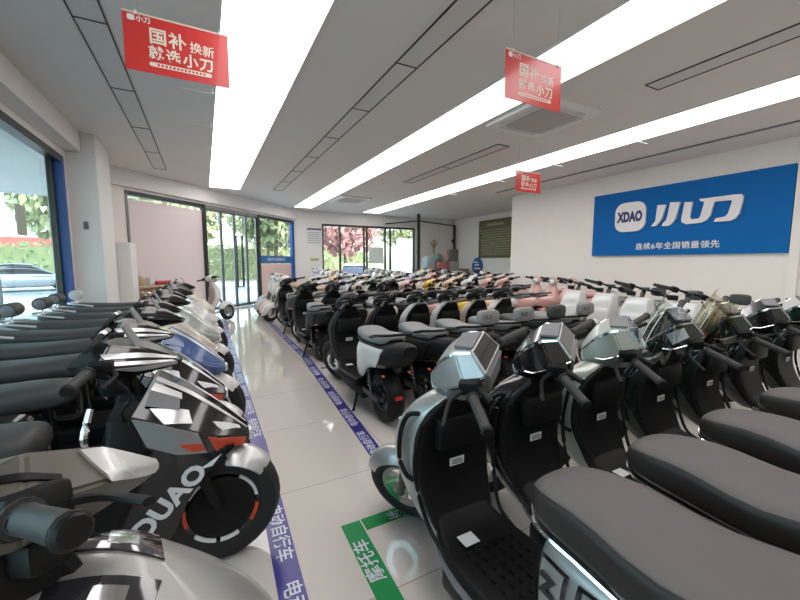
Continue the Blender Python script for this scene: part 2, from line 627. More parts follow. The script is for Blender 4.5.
# --- far wall glass door
d2 = struct(finish('door_2', B(4.25, 8.55, 14.82, 14.92, 2.85, 2.93), DARKF, smooth=False))
for x in (4.25, 4.98, 6.05, 6.18, 7.05, 7.3, 8.5):
    finish('door_frame', B(x, x + 0.06, 14.80, 14.90, 0.1, 2.88), DARKF, d2, smooth=False)
finish('pane', B(4.3, 8.5, 14.85, 14.86, 0.1, 2.85), GLASS, d2, smooth=False)
tag(finish('paper_sheet', B(6.3, 7.0, 14.84, 14.847, 1.35, 2.05), mat('sheet_grey', (0.72, 0.76, 0.72), 0.6), smooth=False),
    'large pale grey sheet stuck on the far glass door', 'notice')

t = thing('wall_poster', 'white printed notice on the far wall beside the glass door', 'poster', (3.95, 14.79, 1.8))
finish('sheet', B(-0.32, 0.30, -0.004, 0.0, 0.3, 0.95), STICK, t, smooth=False)
finish('heading', B(-0.30, 0.28, -0.008, -0.004, 0.87, 0.93), NAVY, t, smooth=False)
bm = bmesh.new()
for k in range(6):
    box(bm, -0.28, 0.24 - 0.05 * (k % 2), -0.008, -0.004, 0.36 + 0.08 * k, 0.375 + 0.08 * k)
finish('print', bm, GREYP, t, smooth=False)
tag(finish('wall_label', B(3.75, 4.1, 14.79, 14.8, 1.45, 1.55), mat('label_yellow', (0.5, 0.45, 0.15), 0.6), smooth=False),
    'small yellowish label on the far wall below the white notice', 'label')

# --- black steel partition frame
t = thing('partition_frame', 'black steel post-and-beam frame in front of the far right corner', 'frame', (8.05, 13.6, 0))
finish('post', B(-0.05, 0.05, -0.05, 0.05, 0, HC), DARKF, t, smooth=False)
finish('post', B(2.6, 2.68, 1.05, 1.13, 0, 3.15), DARKF, t, smooth=False)
finish('beam', T([(0, 0, 3.12), (2.64, 1.09, 3.12)], 0.03, 4), DARKF, t, smooth=False)
finish('beam', T([(0, 0, 3.12), (-1.0, 1.15, 3.05)], 0.025, 4), DARKF, t, smooth=False)
finish('lamp_head', T([(2.6, 1.02, 2.5), (2.45, 0.9, 2.38)], [0.06, 0.1], 10), DARKF, t)

# --- notice board on the alcove wall
t = thing('notice_board', 'olive framed board with rows of lettering on the far right wall', 'board', (10.79, 11.95, 1.6))
finish('panel', B(-0.03, 0, -0.98, 0.98, 0, 1.55), mat('board_olive', (0.13, 0.12, 0.055), 0.4, noise=0.3, nscale=6), t, smooth=False)
bm = bmesh.new()
for a in ((-0.045, 0, -1.0, 1.0, -0.02, 0.03), (-0.045, 0, -1.0, 1.0, 1.52, 1.57), (-0.045, 0, -1.0, -0.95, -0.02, 1.57), (-0.045, 0, 0.95, 1.0, -0.02, 1.57)):
    box(bm, *a)
finish('board_frame', bm, mat('board_rim', (0.09, 0.085, 0.05), 0.5), t, smooth=False)
bm = bmesh.new()
random.seed(4)
for k in range(11):
    y = -0.85
    while y < 0.8:
        w = random.uniform(0.05, 0.16)
        box(bm, -0.034, -0.031, y, y + w, 0.12 + 0.1 * k, 0.16 + 0.1 * k)
        y += w + 0.05
box(bm, -0.034, -0.031, -0.5, 0.5, 1.32, 1.42)
finish('print', bm, mat('board_print', (0.34, 0.32, 0.2), 0.5), t, smooth=False)

# --- blue round emblem on the alcove wall
t = thing('wall_emblem', 'round blue cut-out emblem on the wall under the olive board', 'emblem', (10.78, 13.05, 1.22))
bm = lathe(bmesh.new(), [(0.0, -0.02), (0.36, -0.02), (0.38, 0.0), (0.36, 0.02), (0.0, 0.02)], 28, axis='x', closed=False)
finish('disc', bm, mat('emblem_blue', (0.02, 0.12, 0.36), 0.35), t)
bm = bmesh.new()
box(bm, -0.03, -0.02, -0.2, 0.2, -0.14, -0.07)
box(bm, -0.03, -0.02, -0.12, 0.16, 0.02, 0.09)
box(bm, -0.03, -0.02, -0.05, 0.25, 0.14, 0.2)
finish('mark', bm, SIGNW, t, smooth=False)

# --- ceiling light boxes
def light_box(x0, x1, y0, y1, label):
    t = thing('ceiling_light', label, 'ceiling light', ((x0 + x1) / 2, (y0 + y1) / 2, HC))
    hx, hy = (x1 - x0) / 2, (y1 - y0) / 2
    finish('diffuser', B(-hx, hx, -hy, hy, -0.012, 0.0), PANEL, t, smooth=False)
    bm = bmesh.new()
    for a in ((-hx - 0.015, -hx, -hy, hy), (hx, hx + 0.015, -hy, hy), (-hx - 0.015, hx + 0.015, -hy - 0.015, -hy), (-hx - 0.015, hx + 0.015, hy, hy + 0.015)):
        box(bm, *a, -0.014, 0.0)
    finish('edge_trim', bm, TRIMW, t, smooth=False)
light_box(0.22, 0.97, -2.6, 11.3, 'long glowing ceiling light box above the aisle, left of the other two')
light_box(2.98, 3.62, -2.6, 13.9, 'wide glowing ceiling light strip in the middle, behind the second red banner')
light_box(5.74, 6.44, -2.6, 14.1, 'glowing ceiling light strip nearest the wall with the blue sign')

# --- linear ceiling diffusers
def slot(x0, x1, y0, y1, seg, label):
    t = thing('ceiling_diffuser', label, 'air vent', ((x0 + x1) / 2, y0, HC))
    w = (x1 - x0) / 2
    L = y1 - y0
    finish('panel', B(-w, w, 0, L, -0.004, 0), mat('vent_panel', (0.66, 0.645, 0.615), 0.6), t, smooth=False)
    bm = bmesh.new()
    q = 0.012
    box(bm, -w, -w + q, 0, L, -0.01, 0)
    box(bm, w - q, w, 0, L, -0.01, 0)
    y = 0
    while y <= L + 0.001:
        box(bm, -w, w, min(y, L - q), min(y, L - q) + q, -0.01, 0)
        y += seg
    finish('slot_frame', bm, DARKF, t, smooth=False)
slot(-0.86, -0.62, -1.5, 9.7, 1.4, 'long segmented ceiling vent between the left window and the first light box')
slot(1.80, 2.05, -1.5, 11.0, 1.25, 'long segmented ceiling vent between the first and second light')
slot(4.52, 4.78, 0.2, 2.62, 2.42, 'short ceiling vent at upper right, on the near side of the air conditioner')
slot(4.52, 4.78, 5.0, 8.4, 1.7, 'narrow ceiling vent beyond the near air conditioner cassette')
slot(7.55, 7.62, -1.0, 8.4, 3.0, 'thin dark ceiling groove running along the sign wall')

# --- ceiling cassettes
def cassette(x, y, label):
    t = thing('air_conditioner', label, 'air conditioner', (x, y, HC))
    bm = prism(bmesh.new(), rrect(1.05, 1.12, 0.05), 'z', -0.045, 0.0)
    finish('cover', bm, TRIMW, t, angle=30)
    finish('grille', B(-0.33, 0.33, -0.35, 0.35, -0.06, -0.04, 0.008), mat('grille_grey', (0.46, 0.44, 0.41), 0.6), t, smooth=False)
    for a in ((-0.44, -0.36, -0.36, 0.36), (0.36, 0.44, -0.36, 0.36), (-0.34, 0.34, -0.46, -0.38), (-0.34, 0.34, 0.38, 0.46)):
        finish('louvre', B(*a, -0.054, -0.04, 0.006), mat('louvre_grey', (0.62, 0.60, 0.58), 0.5), t, smooth=False)
cassette(4.25, 3.85, 'square white ceiling air conditioner behind the second red banner')
cassette(4.25, 11.45, 'square white ceiling air conditioner far back near the glass door')

# --- hanging red banners
def banner(x0, y, label, w=0.60, z0=2.62, h=0.345):
    t = thing('hanging_banner', label, 'banner', (x0 + w / 2, y, z0))
    hw = w / 2
    finish('sheet', B(-hw, hw, -0.002, 0.002, 0, h), BANR, t, smooth=False)
    finish('top_rail', B(-hw, hw, -0.004, 0.004, h - 0.004, h + 0.006), mat('rail_cream', (0.75, 0.66, 0.5), 0.4), t, smooth=False)
    for sx in (-hw + 0.07, hw - 0.05):
        wr = finish('wire', T([(sx, 0, h), (sx, 0, HC - z0)], 0.0012, 4), mat('wire_grey', (0.25, 0.25, 0.25), 0.5), t)
        finish('clip', B(sx - 0.008, sx + 0.008, -0.008, 0.008, h - 0.008, h + 0.015), STICK, wr, smooth=False)
    M = lambda px, pz: basis((1, 0, 0), (0, 0, 1), (px, -0.0035, pz))
    bm = bmesh.new()
    for ch, px, pz, sz in (('国', -0.115, 0.225, 0.105), ('补', -0.005, 0.222, 0.105), ('换', 0.10, 0.21, 0.075), ('新', 0.175, 0.205, 0.075),
                           ('就', -0.13, 0.125, 0.085), ('选', -0.035, 0.122, 0.085), ('小', 0.065, 0.118, 0.09), ('刀', 0.16, 0.116, 0.09)):
        join(bm, text_bm(ch, sz, bold=0.0022 if sz > .08 else 0.0008), M(px, pz))
    finish('slogan', bm, BANW, t, smooth=False)
    bm = bmesh.new()
    join(bm, prism(bmesh.new(), rrect(0.36, 0.026, 0.012), 'z', -0.0005, 0.0005), M(0.01, 0.057))
    pill = finish('pill', bm, BANW, t, smooth=False)
    bm = bmesh.new()
    for k in range(13):
        join(bm, prism(bmesh.new(), rrect(0.014, 0.013, 0.003, 2), 'z', 0.0006, 0.001), M(-0.12 + 0.022 * k, 0.057))
    finish('fine_print', bm, BANR, pill, smooth=False)
    bm = bmesh.new()
    join(bm, prism(bmesh.new(), rrect(0.04, 0.035, 0.01), 'z', -0.0005, 0.0005), M(-0.255, 0.315))
    join(bm, text_bm('小刀', 0.04, bold=0.001), M(-0.19, 0.313))
    finish('logo', bm, SIGNW, t, smooth=False)
banner(-0.38, 3.0, 'red hanging banner at upper left, beside the aisle light box')
banner(2.04, 2.2, 'red hanging banner in front of the near ceiling air conditioner')
banner(4.80, 4.85, 'small red hanging banner farthest away, left of the blue sign')

# thin hanging rods under the lights
def rod(x, y, n, label):
    t = thing('hanging_rod', label, 'rod', (x, y, HC))
    finish('wire', T([(0, 0, 0), (0, 0, -0.22)], 0.003, 4), TRIMW, t)
    finish('bar', T([(-0.02, 0, -0.22), (0.3, 0, -0.22)], 0.006, 5), TRIMW, t)
for k, (x, y) in enumerate(((5.72, 3.4), (5.72, 4.9), (5.72, 6.4), (5.72, 8.2))):
    rod(x, y, k, 'thin white rod under the light near the sign wall, %s from the camera' % ('first', 'second', 'third', 'fourth')[k])
for k, y in enumerate((5.0, 6.2, 7.4, 8.8, 10.4)):
    t = thing('hanging_rod', 'thin white rod at left edge of the aisle light, %s from the camera' % ('first', 'second', 'third', 'fourth', 'fifth')[k], 'rod', (0.18, y, HC))
    finish('hook', T([(0, 0, 0), (0, 0, -0.06)], 0.006, 5), TRIMW, t)
    finish('bar', T([(-0.32, 0, -0.06), (0.02, 0, -0.06)], 0.004, 5), TRIMW, t)

# --- the blue wall sign
t = thing('wall_sign', 'large blue sign board with white lettering on the right wall', 'sign', (8.5, 4.17, 1.55))
bd = finish('board', B(-0.07, 0.0, -1.74, 1.73, 0, 1.42), SIGNB, t, smooth=False)
def YZ(poly):
    return [(y - 4.17, z - 1.55) for y, z in poly]
L1 = [(4.444, 2.573), (4.284, 2.563), (4.344, 2.294), (4.392, 2.211), (4.46, 2.148), (4.545, 2.147), (4.467, 2.249)]
L2 = [(4.208, 2.601), (4.033, 2.584), (4.094, 2.269), (4.145, 2.181), (4.221, 2.131), (4.333, 2.137), (4.319, 2.189), (4.263, 2.248), (4.244, 2.322)]
L3 = [(3.951, 2.569), (3.814, 2.553), (3.845, 2.279), (3.832, 2.235), (3.79, 2.22), (3.693, 2.228), (3.671, 2.271), (3.623, 2.523), (3.691, 2.554), (3.709, 2.591), (3.181, 2.592), (3.089, 2.588), (3.055, 2.55), (3.055, 2.47), (3.09, 2.248), (3.137, 2.171), (3.214, 2.136), (3.456, 2.139), (3.426, 2.201), (3.288, 2.22), (3.25, 2.266), (3.204, 2.481), (3.222, 2.5), (3.471, 2.509), (3.517, 2.262), (3.569, 2.181), (3.656, 2.144), (3.905, 2.137), (3.979, 2.184), (3.987, 2.258)]
for L in (L1, L2, L3):
    finish('letter_stroke', prism(bmesh.new(), YZ(L), 'x', -0.12, -0.071), SIGNW, t, angle=30)
lg = finish('logo_plate', prism(bmesh.new(), [(5.0 - 4.17 + a, 2.39 - 1.55 + b) for a, b in rrect(0.66, 0.64, 0.2, 8)], 'x', -0.12, -0.071), SIGNW, t, angle=30)
bm = text_bm('XDAO', 0.29, bold=0.018)
bmesh.ops.scale(bm, vec=(0.62, 1, 1), verts=bm.verts)
finish('logo_letters', bm, NAVY, lg, smooth=False, M=basis((0, -1, 0), (0, 0, 1), (-0.123, 5.0 - 4.17, 2.385 - 1.55)))
bm = text_bm('连续6年全国销量领先', 0.15, extrude=0.006, bold=0.0018, spacing=1.13)
finish('slogan', bm, SIGNW, t, smooth=False, M=basis((0, -1, 0), (0, 0, 1), (-0.078, 4.10 - 4.17, 1.727 - 1.55)))

# --- floor tapes
def tape(p0, p1, w, m, text, size, step, up, label, start=0.0, flip=False):
    a, b = Vector((p0[0], p0[1], 0)), Vector((p1[0], p1[1], 0))
    d = (b - a).normalized()
    s = Vector((-d.y, d.x, 0))
    L = (b - a).length
    t = thing('floor_tape', label, 'floor tape', a)
    bm = bmesh.new()
    P = [s * w / 2, s * -w / 2, s * -w / 2 + d * L, s * w / 2 + d * L]
    lo = [bm.verts.new((p.x, p.y, 0.0006)) for p in P]
    hi = [bm.verts.new((p.x, p.y, 0.0016)) for p in P]
    bm.faces.new(hi)
    for i in range(4):
        bm.faces.new((lo[i], lo[(i + 1) % 4], hi[(i + 1) % 4], hi[i]))
    bmesh.ops.recalc_face_normals(bm, faces=bm.faces[:])
    finish('strip', bm, m, t, smooth=False)
    if text:
        x = -d if flip else d
        y = Vector((-x.y, x.x, 0))
        base = text_bm(text, size, bold=0.0012, res=2)
        me = bpy.data.meshes.new('tmp')
        base.to_mesh(me)
        base.free()
        bm = bmesh.new()
        q = start + step / 2
        while q < L - step * 0.4:
            o = bmesh.new()
            o.from_mesh(me)
            c = d * q
            join(bm, o, basis(x, y, (c.x, c.y, 0.0022)))
            q += step
        bpy.data.meshes.remove(me)
        finish('lettering', bm, TAPEW, t, smooth=False)
    return t
tape((0.25, 1.0), (0.31, 3.0), 0.112, TAPEB, '电动自行车', 0.088, 0.56, 1, 'blue floor tape with white characters in front of the left scooters, near length', flip=True, start=0.05)
tape((0.31, 3.0), (0.34, 10.2), 0.10, TAPEB, '电动自行车', 0.078, 0.5, 1, 'blue floor tape with white characters along the left scooters, far length', flip=True)
tape((1.05, 2.30), (1.26, 5.4), 0.11, TAPEB, '电动自行车', 0.082, 0.52, 1, 'blue lettered floor tape along the aisle beside the scooter with a white side panel')
tape((1.26, 5.4), (1.30, 12.2), 0.10, TAPEB, '电动自行车', 0.078, 0.5, 1, 'blue lettered floor tape along the aisle beside the cream scooters')
tape((1.31, 4.72), (1.9, 4.72), 0.07, TAPEB, None, 0, 0, 1, 'short blue floor tape branching behind the white sided scooter')
tape((0.61, 0.75), (0.63, 1.77), 0.105, TAPEG, '摩托车', 0.09, 0.50, 1, 'green floor tape running beside the near scooter with white characters')
tape((0.69, 1.725), (1.5, 1.73), 0.09, TAPEG, '摩托车', 0.075, 0.5, 1, 'green floor tape crossing under the front wheel of the nearest right scooter', flip=True)

# --- cupboard, counter and odds and ends by the pillar
t = thing('white_cupboard', 'plain white cupboard standing behind the white pillar', 'cupboard', (-1.48, 9.05, 0))
finish('body', B(-0.3, 0.26, -0.4, 0.26, 0.04, 1.77, 0.006), TRIMW, t, smooth=False)
finish('plinth', B(-0.28, 0.24, -0.37, 0.23, 0.0, 0.05), GREYP, t, smooth=False)
finish('door', B(-0.28, -0.01, -0.415, -0.4, 0.08, 1.73, 0.004), TRIMW, t, smooth=False)
finish('door', B(0.0, 0.24, -0.415, -0.4, 0.08, 1.73, 0.004), TRIMW, t, smooth=False)

t = thing('display_counter', 'light brown wooden counter under the pink film window', 'counter', (-1.12, 9.98, 0), R(45))
WOOD = mat('counter_wood', (0.30, 0.19, 0.11), 0.5, noise=0.2, nscale=8)
finish('carcass', B(-0.40, 0.45, -0.22, 0.22, 0.05, 0.84), WOOD, t, smooth=False)
finish('worktop', B(-0.42, 0.47, -0.25, 0.24, 0.84, 0.88, 0.005), mat('counter_top', (0.52, 0.40, 0.28), 0.4, noise=0.1), t, smooth=False)
finish('plinth', B(-0.38, 0.43, -0.2, 0.2, 0, 0.05), BLACK, t, smooth=False)
tag(finish('straw_hat', lathe(bmesh.new(), [(0.0, 0.24), (0.07, 0.235), (0.12, 0.19), (0.14, 0.1), (0.13, 0.0), (0.0, 0.0)], 20, (-1.32, 9.86, 0.881), 'z', False), mat('straw', (0.42, 0.33, 0.2), 0.7, noise=0.2)),
    'round brown basket shaped object on left end of wooden counter', 'basket')
t = thing('desk_scale', 'white wedge shaped desk device on the wooden counter', 'device', (-1.08, 10.08, 0.881), R(45))
finish('body', prism(bmesh.new(), [(-0.12, 0), (0.12, 0), (0.08, 0.05), (-0.02, 0.17), (-0.08, 0.17)], 'y', -0.09, 0.09, 0.008), TRIMW, t)
finish('screen', B(-0.02, 0.05, -0.05, 0.05, 0.12, 0.125), GREYP, t, smooth=False)
tag(finish('red_roll', T([(-0.98, 9.98, 0.93), (-0.72, 10.24, 0.93)], 0.045, 14), mat('roll_red', (0.45, 0.03, 0.05), 0.5)), 'red paper roll lying on right end of wooden counter', 'roll')

# --- pile of bags and boxes in the far right corner
t = thing('storage_table', 'pale low table holding a pile of bags in the far corner', 'table', (8.72, 13.0, 0))
finish('tabletop', B(-0.95, 0.95, -0.35, 0.35, 0.98, 1.03, 0.006), TRIMW, t, smooth=False)
for sx in (-0.88, 0.88):
    for sy in (-0.3, 0.3):
        finish('leg', B(sx - 0.025, sx + 0.025, sy - 0.025, sy + 0.025, 0, 0.98), GREYF, t, smooth=False)
def bag(x, y, z, w, d, h, rz, m, label, cat):
    L = Loft([(-w / 2, 0, h * 0.5, d * 0.3, 3), (-w / 2 * 0.8, 0, h * 0.9, d / 2, 3), (0, 0, h, d / 2, 3), (w / 2 * 0.8, 0, h * 0.85, d / 2, 3), (w / 2, 0, h * 0.5, d * 0.3, 3)])
    return tag(finish('storage_bag', L.mesh(12, 16), m, M=Matrix.Translation((x, y, z)) @ Matrix.Rotation(rz, 4, 'Z')), label, cat)
def carton(x, y, z, w, d, h, rz, m, label, tilt=0.0):
    return tag(finish('carton', B(-w / 2, w / 2, -d / 2, d / 2, 0, h, 0.01), m, M=Matrix.Translation((x, y, z)) @ Matrix.Rotation(rz, 4, 'Z') @ Matrix.Rotation(tilt, 4, 'Y')), label, 'box')
TEAL = mat('teal_cloth', (0.12, 0.25, 0.23), 0.7)
bag(8.15, 12.98, 1.031, 0.5, 0.4, 0.62, 0.1, mat('bag_bluegrey', (0.38, 0.45, 0.5), 0.6), 'blue grey bag on the storage table beside the black post', 'bag')
bag(8.76, 12.95, 1.031, 0.6, 0.4, 0.42, -0.05, mat('bag_red', (0.42, 0.16, 0.15), 0.6), 'dull red bag lying on the storage table', 'bag')
bag(8.62, 12.98, 1.452, 0.32, 0.35, 0.3, 0.0, TEAL, 'teal bundle on top of the bag pile', 'bag')
bag(8.93, 12.94, 1.452, 0.26, 0.25, 0.32, 0.0, mat('bag_pink', (0.66, 0.38, 0.33), 0.6), 'small salmon pink bundle on top of the bag pile', 'bag')
carton(9.36, 13.0, 1.031, 0.45, 0.4, 0.4, 0.0, mat('carton_grey', (0.36, 0.35, 0.32), 0.7), 'grey box at right end of the storage table')
carton(9.38, 13.0, 1.433, 0.4, 0.3, 0.5, 0.0, mat('carton_dark', (0.16, 0.15, 0.13), 0.7), 'dark upright box standing on the grey box at end of table')
carton(10.3, 13.6, 0.0, 0.5, 0.5, 1.1, 0.1, mat('carton_brown', (0.3, 0.22, 0.14), 0.7), 'tall brown carton standing in the corner by the storage table')
t = thing('wooden_stand', 'slim wooden coat stand beyond the bag pile', 'stand', (9.2, 14.2, 0))
finish('pole', T([(0, 0, 0), (0, 0, 2.4)], 0.05, 8), WOOD, t)
finish('hook', T([(-0.18, 0, 2.3), (0, 0, 2.0)], 0.03, 6), WOOD, t)
finish('hook', T([(0.18, 0, 2.3), (0, 0, 2.0)], 0.03, 6), WOOD, t)

# ------------------------------------------------------------------ outside
random.seed(11)
PAVE = mat('pavement', (0.34, 0.33, 0.31), 0.8, noise=0.1, nscale=2)
struct(finish('pavement', B(-60, 60, -30, 70, -0.3, -0.16), PAVE, smooth=False))
BARK = mat('bark', (0.12, 0.09, 0.065), 0.9, noise=0.3)
LEAFS = [mat('leaf_green', (0.20, 0.235, 0.115), 0.7, noise=0.3, nscale=2), mat('leaf_light', (0.36, 0.38, 0.20), 0.7, noise=0.3, nscale=2), mat('blossom_pink', (0.42, 0.22, 0.2), 0.7, noise=0.3, nscale=2)]
def tree(x, y, h, r, li, label, n=1700, size=0.27):
    t = thing('street_tree', label, 'tree', (x, y, -0.16))
    tr = finish('trunk', T([(0, 0, 0), (0.05, 0.02, h * 0.3), (0.0, -0.03, h * 0.6)], [0.16, 0.12, 0.07], 8), BARK, t)
    for k in range(5):
        a = k * 1.3
        finish('branch', T([(0, 0, h * (0.34 + 0.04 * k)), (r * 0.4 * math.cos(a), r * 0.4 * math.sin(a), h * (0.55 + 0.03 * k)), (r * 0.75 * math.cos(a), r * 0.75 * math.sin(a), h * (0.7 + 0.03 * k))], [0.07, 0.05, 0.02], 6), BARK, tr)
    bm = bmesh.new()
    for k in range(n):
        while True:
            p = Vector((random.uniform(-1, 1), random.uniform(-1, 1), random.uniform(-1, 1)))
            if 0.35 < p.length < 1:
                break
        p = Vector((p.x * r, p.y * r, h * 0.68 + p.z * h * 0.36))
        rot = Euler((random.uniform(0, 6), random.uniform(0, 6), random.uniform(0, 6))).to_matrix()
        s = size * random.uniform(0.6, 1.3)
        q = [p + rot @ Vector(v) for v in ((-s, 0, 0), (0, -s * 0.5, 0.05 * s), (s, 0, 0), (0, s * 0.5, 0.05 * s))]
        bm.faces.new([bm.verts.new(v) for v in q])
    finish('foliage', bm, LEAFS[li], t, smooth=False)
def hedge(x0, x1, y0, y1, h, label, li=0, n=1200):
    t = thing('hedge', label, 'hedge', ((x0 + x1) / 2, (y0 + y1) / 2, -0.16))
    hx, hy = (x1 - x0) / 2, (y1 - y0) / 2
    finish('core', B(-hx * 0.95, hx * 0.95, -hy * 0.8, hy * 0.8, 0, h * 0.9), LEAFS[0], t, smooth=False)
    bm = bmesh.new()
    for k in range(n):
        p = Vector((random.uniform(-hx, hx), random.uniform(-hy, hy), random.uniform(0.1, h)))
        rot = Euler((random.uniform(0, 6), random.uniform(0, 6), random.uniform(0, 6))).to_matrix()
        s = 0.2 * random.uniform(0.6, 1.3)
        bm.faces.new([bm.verts.new(p + rot @ Vector(v)) for v in ((-s, 0, 0), (0, -s * 0.5, 0), (s, 0, 0), (0, s * 0.5, 0))])
    finish('foliage', bm, LEAFS[li], t, smooth=False)
tree(-0.9, 19.5, 6.5, 2.0, 1, 'light green tree outside the glass entrance doors')
tree(3.6, 22.0, 7.0, 2.0, 0, 'green tree outside the window beside the blue strip banner')
tree(8.6, 24.5, 6.0, 2.5, 2, 'pinkish leaved tree outside the far glass door')
tree(14.5, 26.0, 7.5, 2.8, 1, 'pale green tree behind the pinkish one outside', 1900)
tree(4.5, 31.0, 8.0, 3.0, 1, 'tall light tree farthest out beyond the entrance', 1900)
tree(-14, 30, 7.5, 3.0, 0, 'round green tree seen through the left shop window', 1800)
tree(-21, 35, 7.5, 3.0, 1, 'light tree at left edge of the shop window view', 1800)
tree(-5.5, 23, 7.5, 2.2, 1, 'light tree outside beyond the pink film window', 1700)
hedge(-4, 15, 34.5, 36, 3.0, 'long clipped hedge across the street beyond the doors', 1, 5000)
hedge(-30, -8, 37, 38.5, 3.0, 'low hedge across the street outside the left window', 0, 3500)

def car(x, y, rz, m, label):
    t = thing('parked_car', label, 'car', (x, y, -0.16), rz)
    L = Loft([(-2.15, 0.35, 0.75, 0.6, 4), (-2.05, 0.28, 0.92, 0.82, 4), (-1.2, 0.22, 0.98, 0.88, 5), (0.6, 0.22, 0.96, 0.88, 5), (1.5, 0.25, 0.86, 0.85, 4), (2.1, 0.3, 0.72, 0.72, 4), (2.2, 0.4, 0.6, 0.5, 4)])
    finish('body', L.mesh(24, 20), m, t)
    G = Loft([(-1.75, 0.9, 0.98, 0.68, 4), (-1.2, 0.88, 1.36, 0.66, 4), (-0.5, 0.88, 1.46, 0.64, 4), (0.2, 0.88, 1.42, 0.64, 4), (0.75, 0.88, 1.12, 0.7, 4), (1.05, 0.88, 0.92, 0.72, 4)])
    finish('glasshouse', G.mesh(20, 20), DISPLAY, t)
    G2 = Loft([(-1.25, 1.36, 1.40, 0.6, 4), (-0.5, 1.42, 1.49, 0.6, 4), (0.25, 1.37, 1.45, 0.58, 4)])
    finish('roof', G2.mesh(10, 16), m, t)
    for sx in (-1.3, 1.35):
        for sy in (-0.8, 0.8):
            w = finish('wheel', lathe(bmesh.new(), [(0.2, -0.1), (0.31, -0.1), (0.33, -0.06), (0.33, 0.06), (0.31, 0.1), (0.2, 0.1)], 20, (sx, sy, 0.33)), RUBBER, t)
            finish('hub', lathe(bmesh.new(), [(0.0, -0.08), (0.2, -0.09), (0.2, 0.09), (0.0, 0.08)], 16, (sx, sy, 0.33), closed=False), ALU, w)
car(7.3, 19.2, R(70), WHITE, 'white car parked outside the far glass door')
car(-8.5, 27.0, R(20), mat('car_silver', (0.5, 0.52, 0.54), 0.25, 0.6, coat=0.5), 'silver car parked outside the left shop window')
car(-15.5, 23.5, R(15), WHITE, 'white car parked outside the left shop window, left of the silver one')
# white glazed screen outside the far door
t = thing('glazed_screen', 'white framed screen with pale panes outside the far glass door, right side', 'screen', (8.6, 16.6, -0.16))
bm = bmesh.new()
for x in (0, .45, .9, 1.35, 1.8):
    box(bm, x - .03, x + .03, -.03, .03, 0, 2.7)
for z in (.9, 1.35, 1.8, 2.25, 2.7):
    box(bm, 0, 1.8, -.025, .025, z - .025, z + .025)
finish('frame', bm, TRIMW, t, smooth=False)
finish('pane', B(0, 1.8, -.005, .005, 0.05, 2.68), mat('pale_pane', (.62, .68, .66), .3), t, smooth=False)
# street lamp seen through the left window
t = thing('street_lamp', 'grey street pole with cross arms outside the left window', 'street lamp', (-11.5, 21.5, -0.16))
finish('pole', T([(0, 0, 0), (0, 0, 6.2)], [0.1, 0.08], 10), GREYF, t)
finish('arm', T([(-0.9, -0.4, 4.9), (0.9, 0.4, 4.9)], 0.05, 8), GREYF, t)
finish('arm', T([(-0.6, -0.27, 5.4), (0.6, 0.27, 5.4)], 0.04, 8), GREYF, t)
for sx in (-1, 1):
    finish('lamp_head', T([(sx * 0.9, sx * 0.4, 4.9), (sx * 0.9, sx * 0.4, 5.3)], [0.08, 0.13], 8), GREYF, t)
# building across the street
t = thing('street_building', 'pale low building with red band across the street outside left window', 'building', (-22, 52, -0.16))
finish('wall', B(-14, 14, -2, 2, 0, 5.5), mat('far_wall', (0.62, 0.6, 0.57), 0.8), t, smooth=False)
finish('fascia', B(-14.1, 14.1, -2.2, -2, 3.0, 4.0), mat('far_red', (0.5, 0.1, 0.08), 0.6), t, smooth=False)
for k in range(6):
    finish('window', B(-13 + 4.5 * k, -9.8 + 4.5 * k, -2.05, -2, 0.5, 2.7), mat('far_glass', (0.15, 0.22, 0.26), 0.2), t, smooth=False)
t = thing('entrance_canopy', 'white concrete canopy outside over the left window', 'canopy', (-4.5, 6.0, 3.05))
finish('slab', B(-2.2, 2.4, -8, 6.5, 0, 0.25), TRIMW, t, smooth=False)
finish('column', B(-2.1, -1.8, 5.9, 6.2, -3.21, 0), TRIMW, t, smooth=False)

# ------------------------------------------------------------------ scooters: shared pieces (local frame: +x forward, +y left, z up)
def wheel_parts(root, c, r, w, name, rimmat=ALU, M=None, disc=True, spokes=5, spokemat=None, sw=0.02):
    q = w / 2
    hub = r - w * 0.85
    prof = [(hub, -q * 0.75), (hub + 0.02, -q), (r - 0.03, -q), (r - 0.01, -q * 0.7), (r, -q * 0.25), (r, q * 0.25), (r - 0.01, q * 0.7), (r - 0.03, q), (hub + 0.02, q), (hub, q * 0.75)]
    wh = finish(name, lathe(bmesh.new(), prof, 32, c), RUBBER, root, M=M)
    bm = lathe(bmesh.new(), [(hub - 0.022, -q * 0.62), (hub + 0.012, -q * 0.8), (hub + 0.012, q * 0.8), (hub - 0.022, q * 0.62)], 32, c)
    lathe(bm, [(0.0, -q * 0.9), (0.05, -q * 0.85), (0.06, -q * 0.5), (0.06, q * 0.5), (0.05, q * 0.85), (0.0, q * 0.9)], 16, c, closed=False)
    for k in range(spokes):
        a = 2 * PI * k / spokes + 0.3
        p0 = (c[0] + 0.04 * math.cos(a), c[1], c[2] + 0.04 * math.sin(a))
        p1 = (c[0] + (hub - 0.01) * math.cos(a + 0.12), c[1], c[2] + (hub - 0.01) * math.sin(a + 0.12))
        tube(bm, [p0, p1], [sw, sw * 0.75], 6)
    finish('rim', bm, rimmat, wh, M=M)
    if disc:
        bm = lathe(bmesh.new(), [(0.065, q + 0.006), (0.1, q + 0.006), (0.1, q + 0.012), (0.065, q + 0.012)], 28, c)
        for k in range(6):
            a = PI / 3 * k
            tube(bm, [(c[0] + 0.03 * math.cos(a), q + 0.009, c[2] + 0.03 * math.sin(a)), (c[0] + 0.07 * math.cos(a + 0.3), q + 0.009, c[2] + 0.07 * math.sin(a + 0.3))], 0.005, 5)
        finish('brake_disc', bm, CHROME, wh, M=M)
    return wh

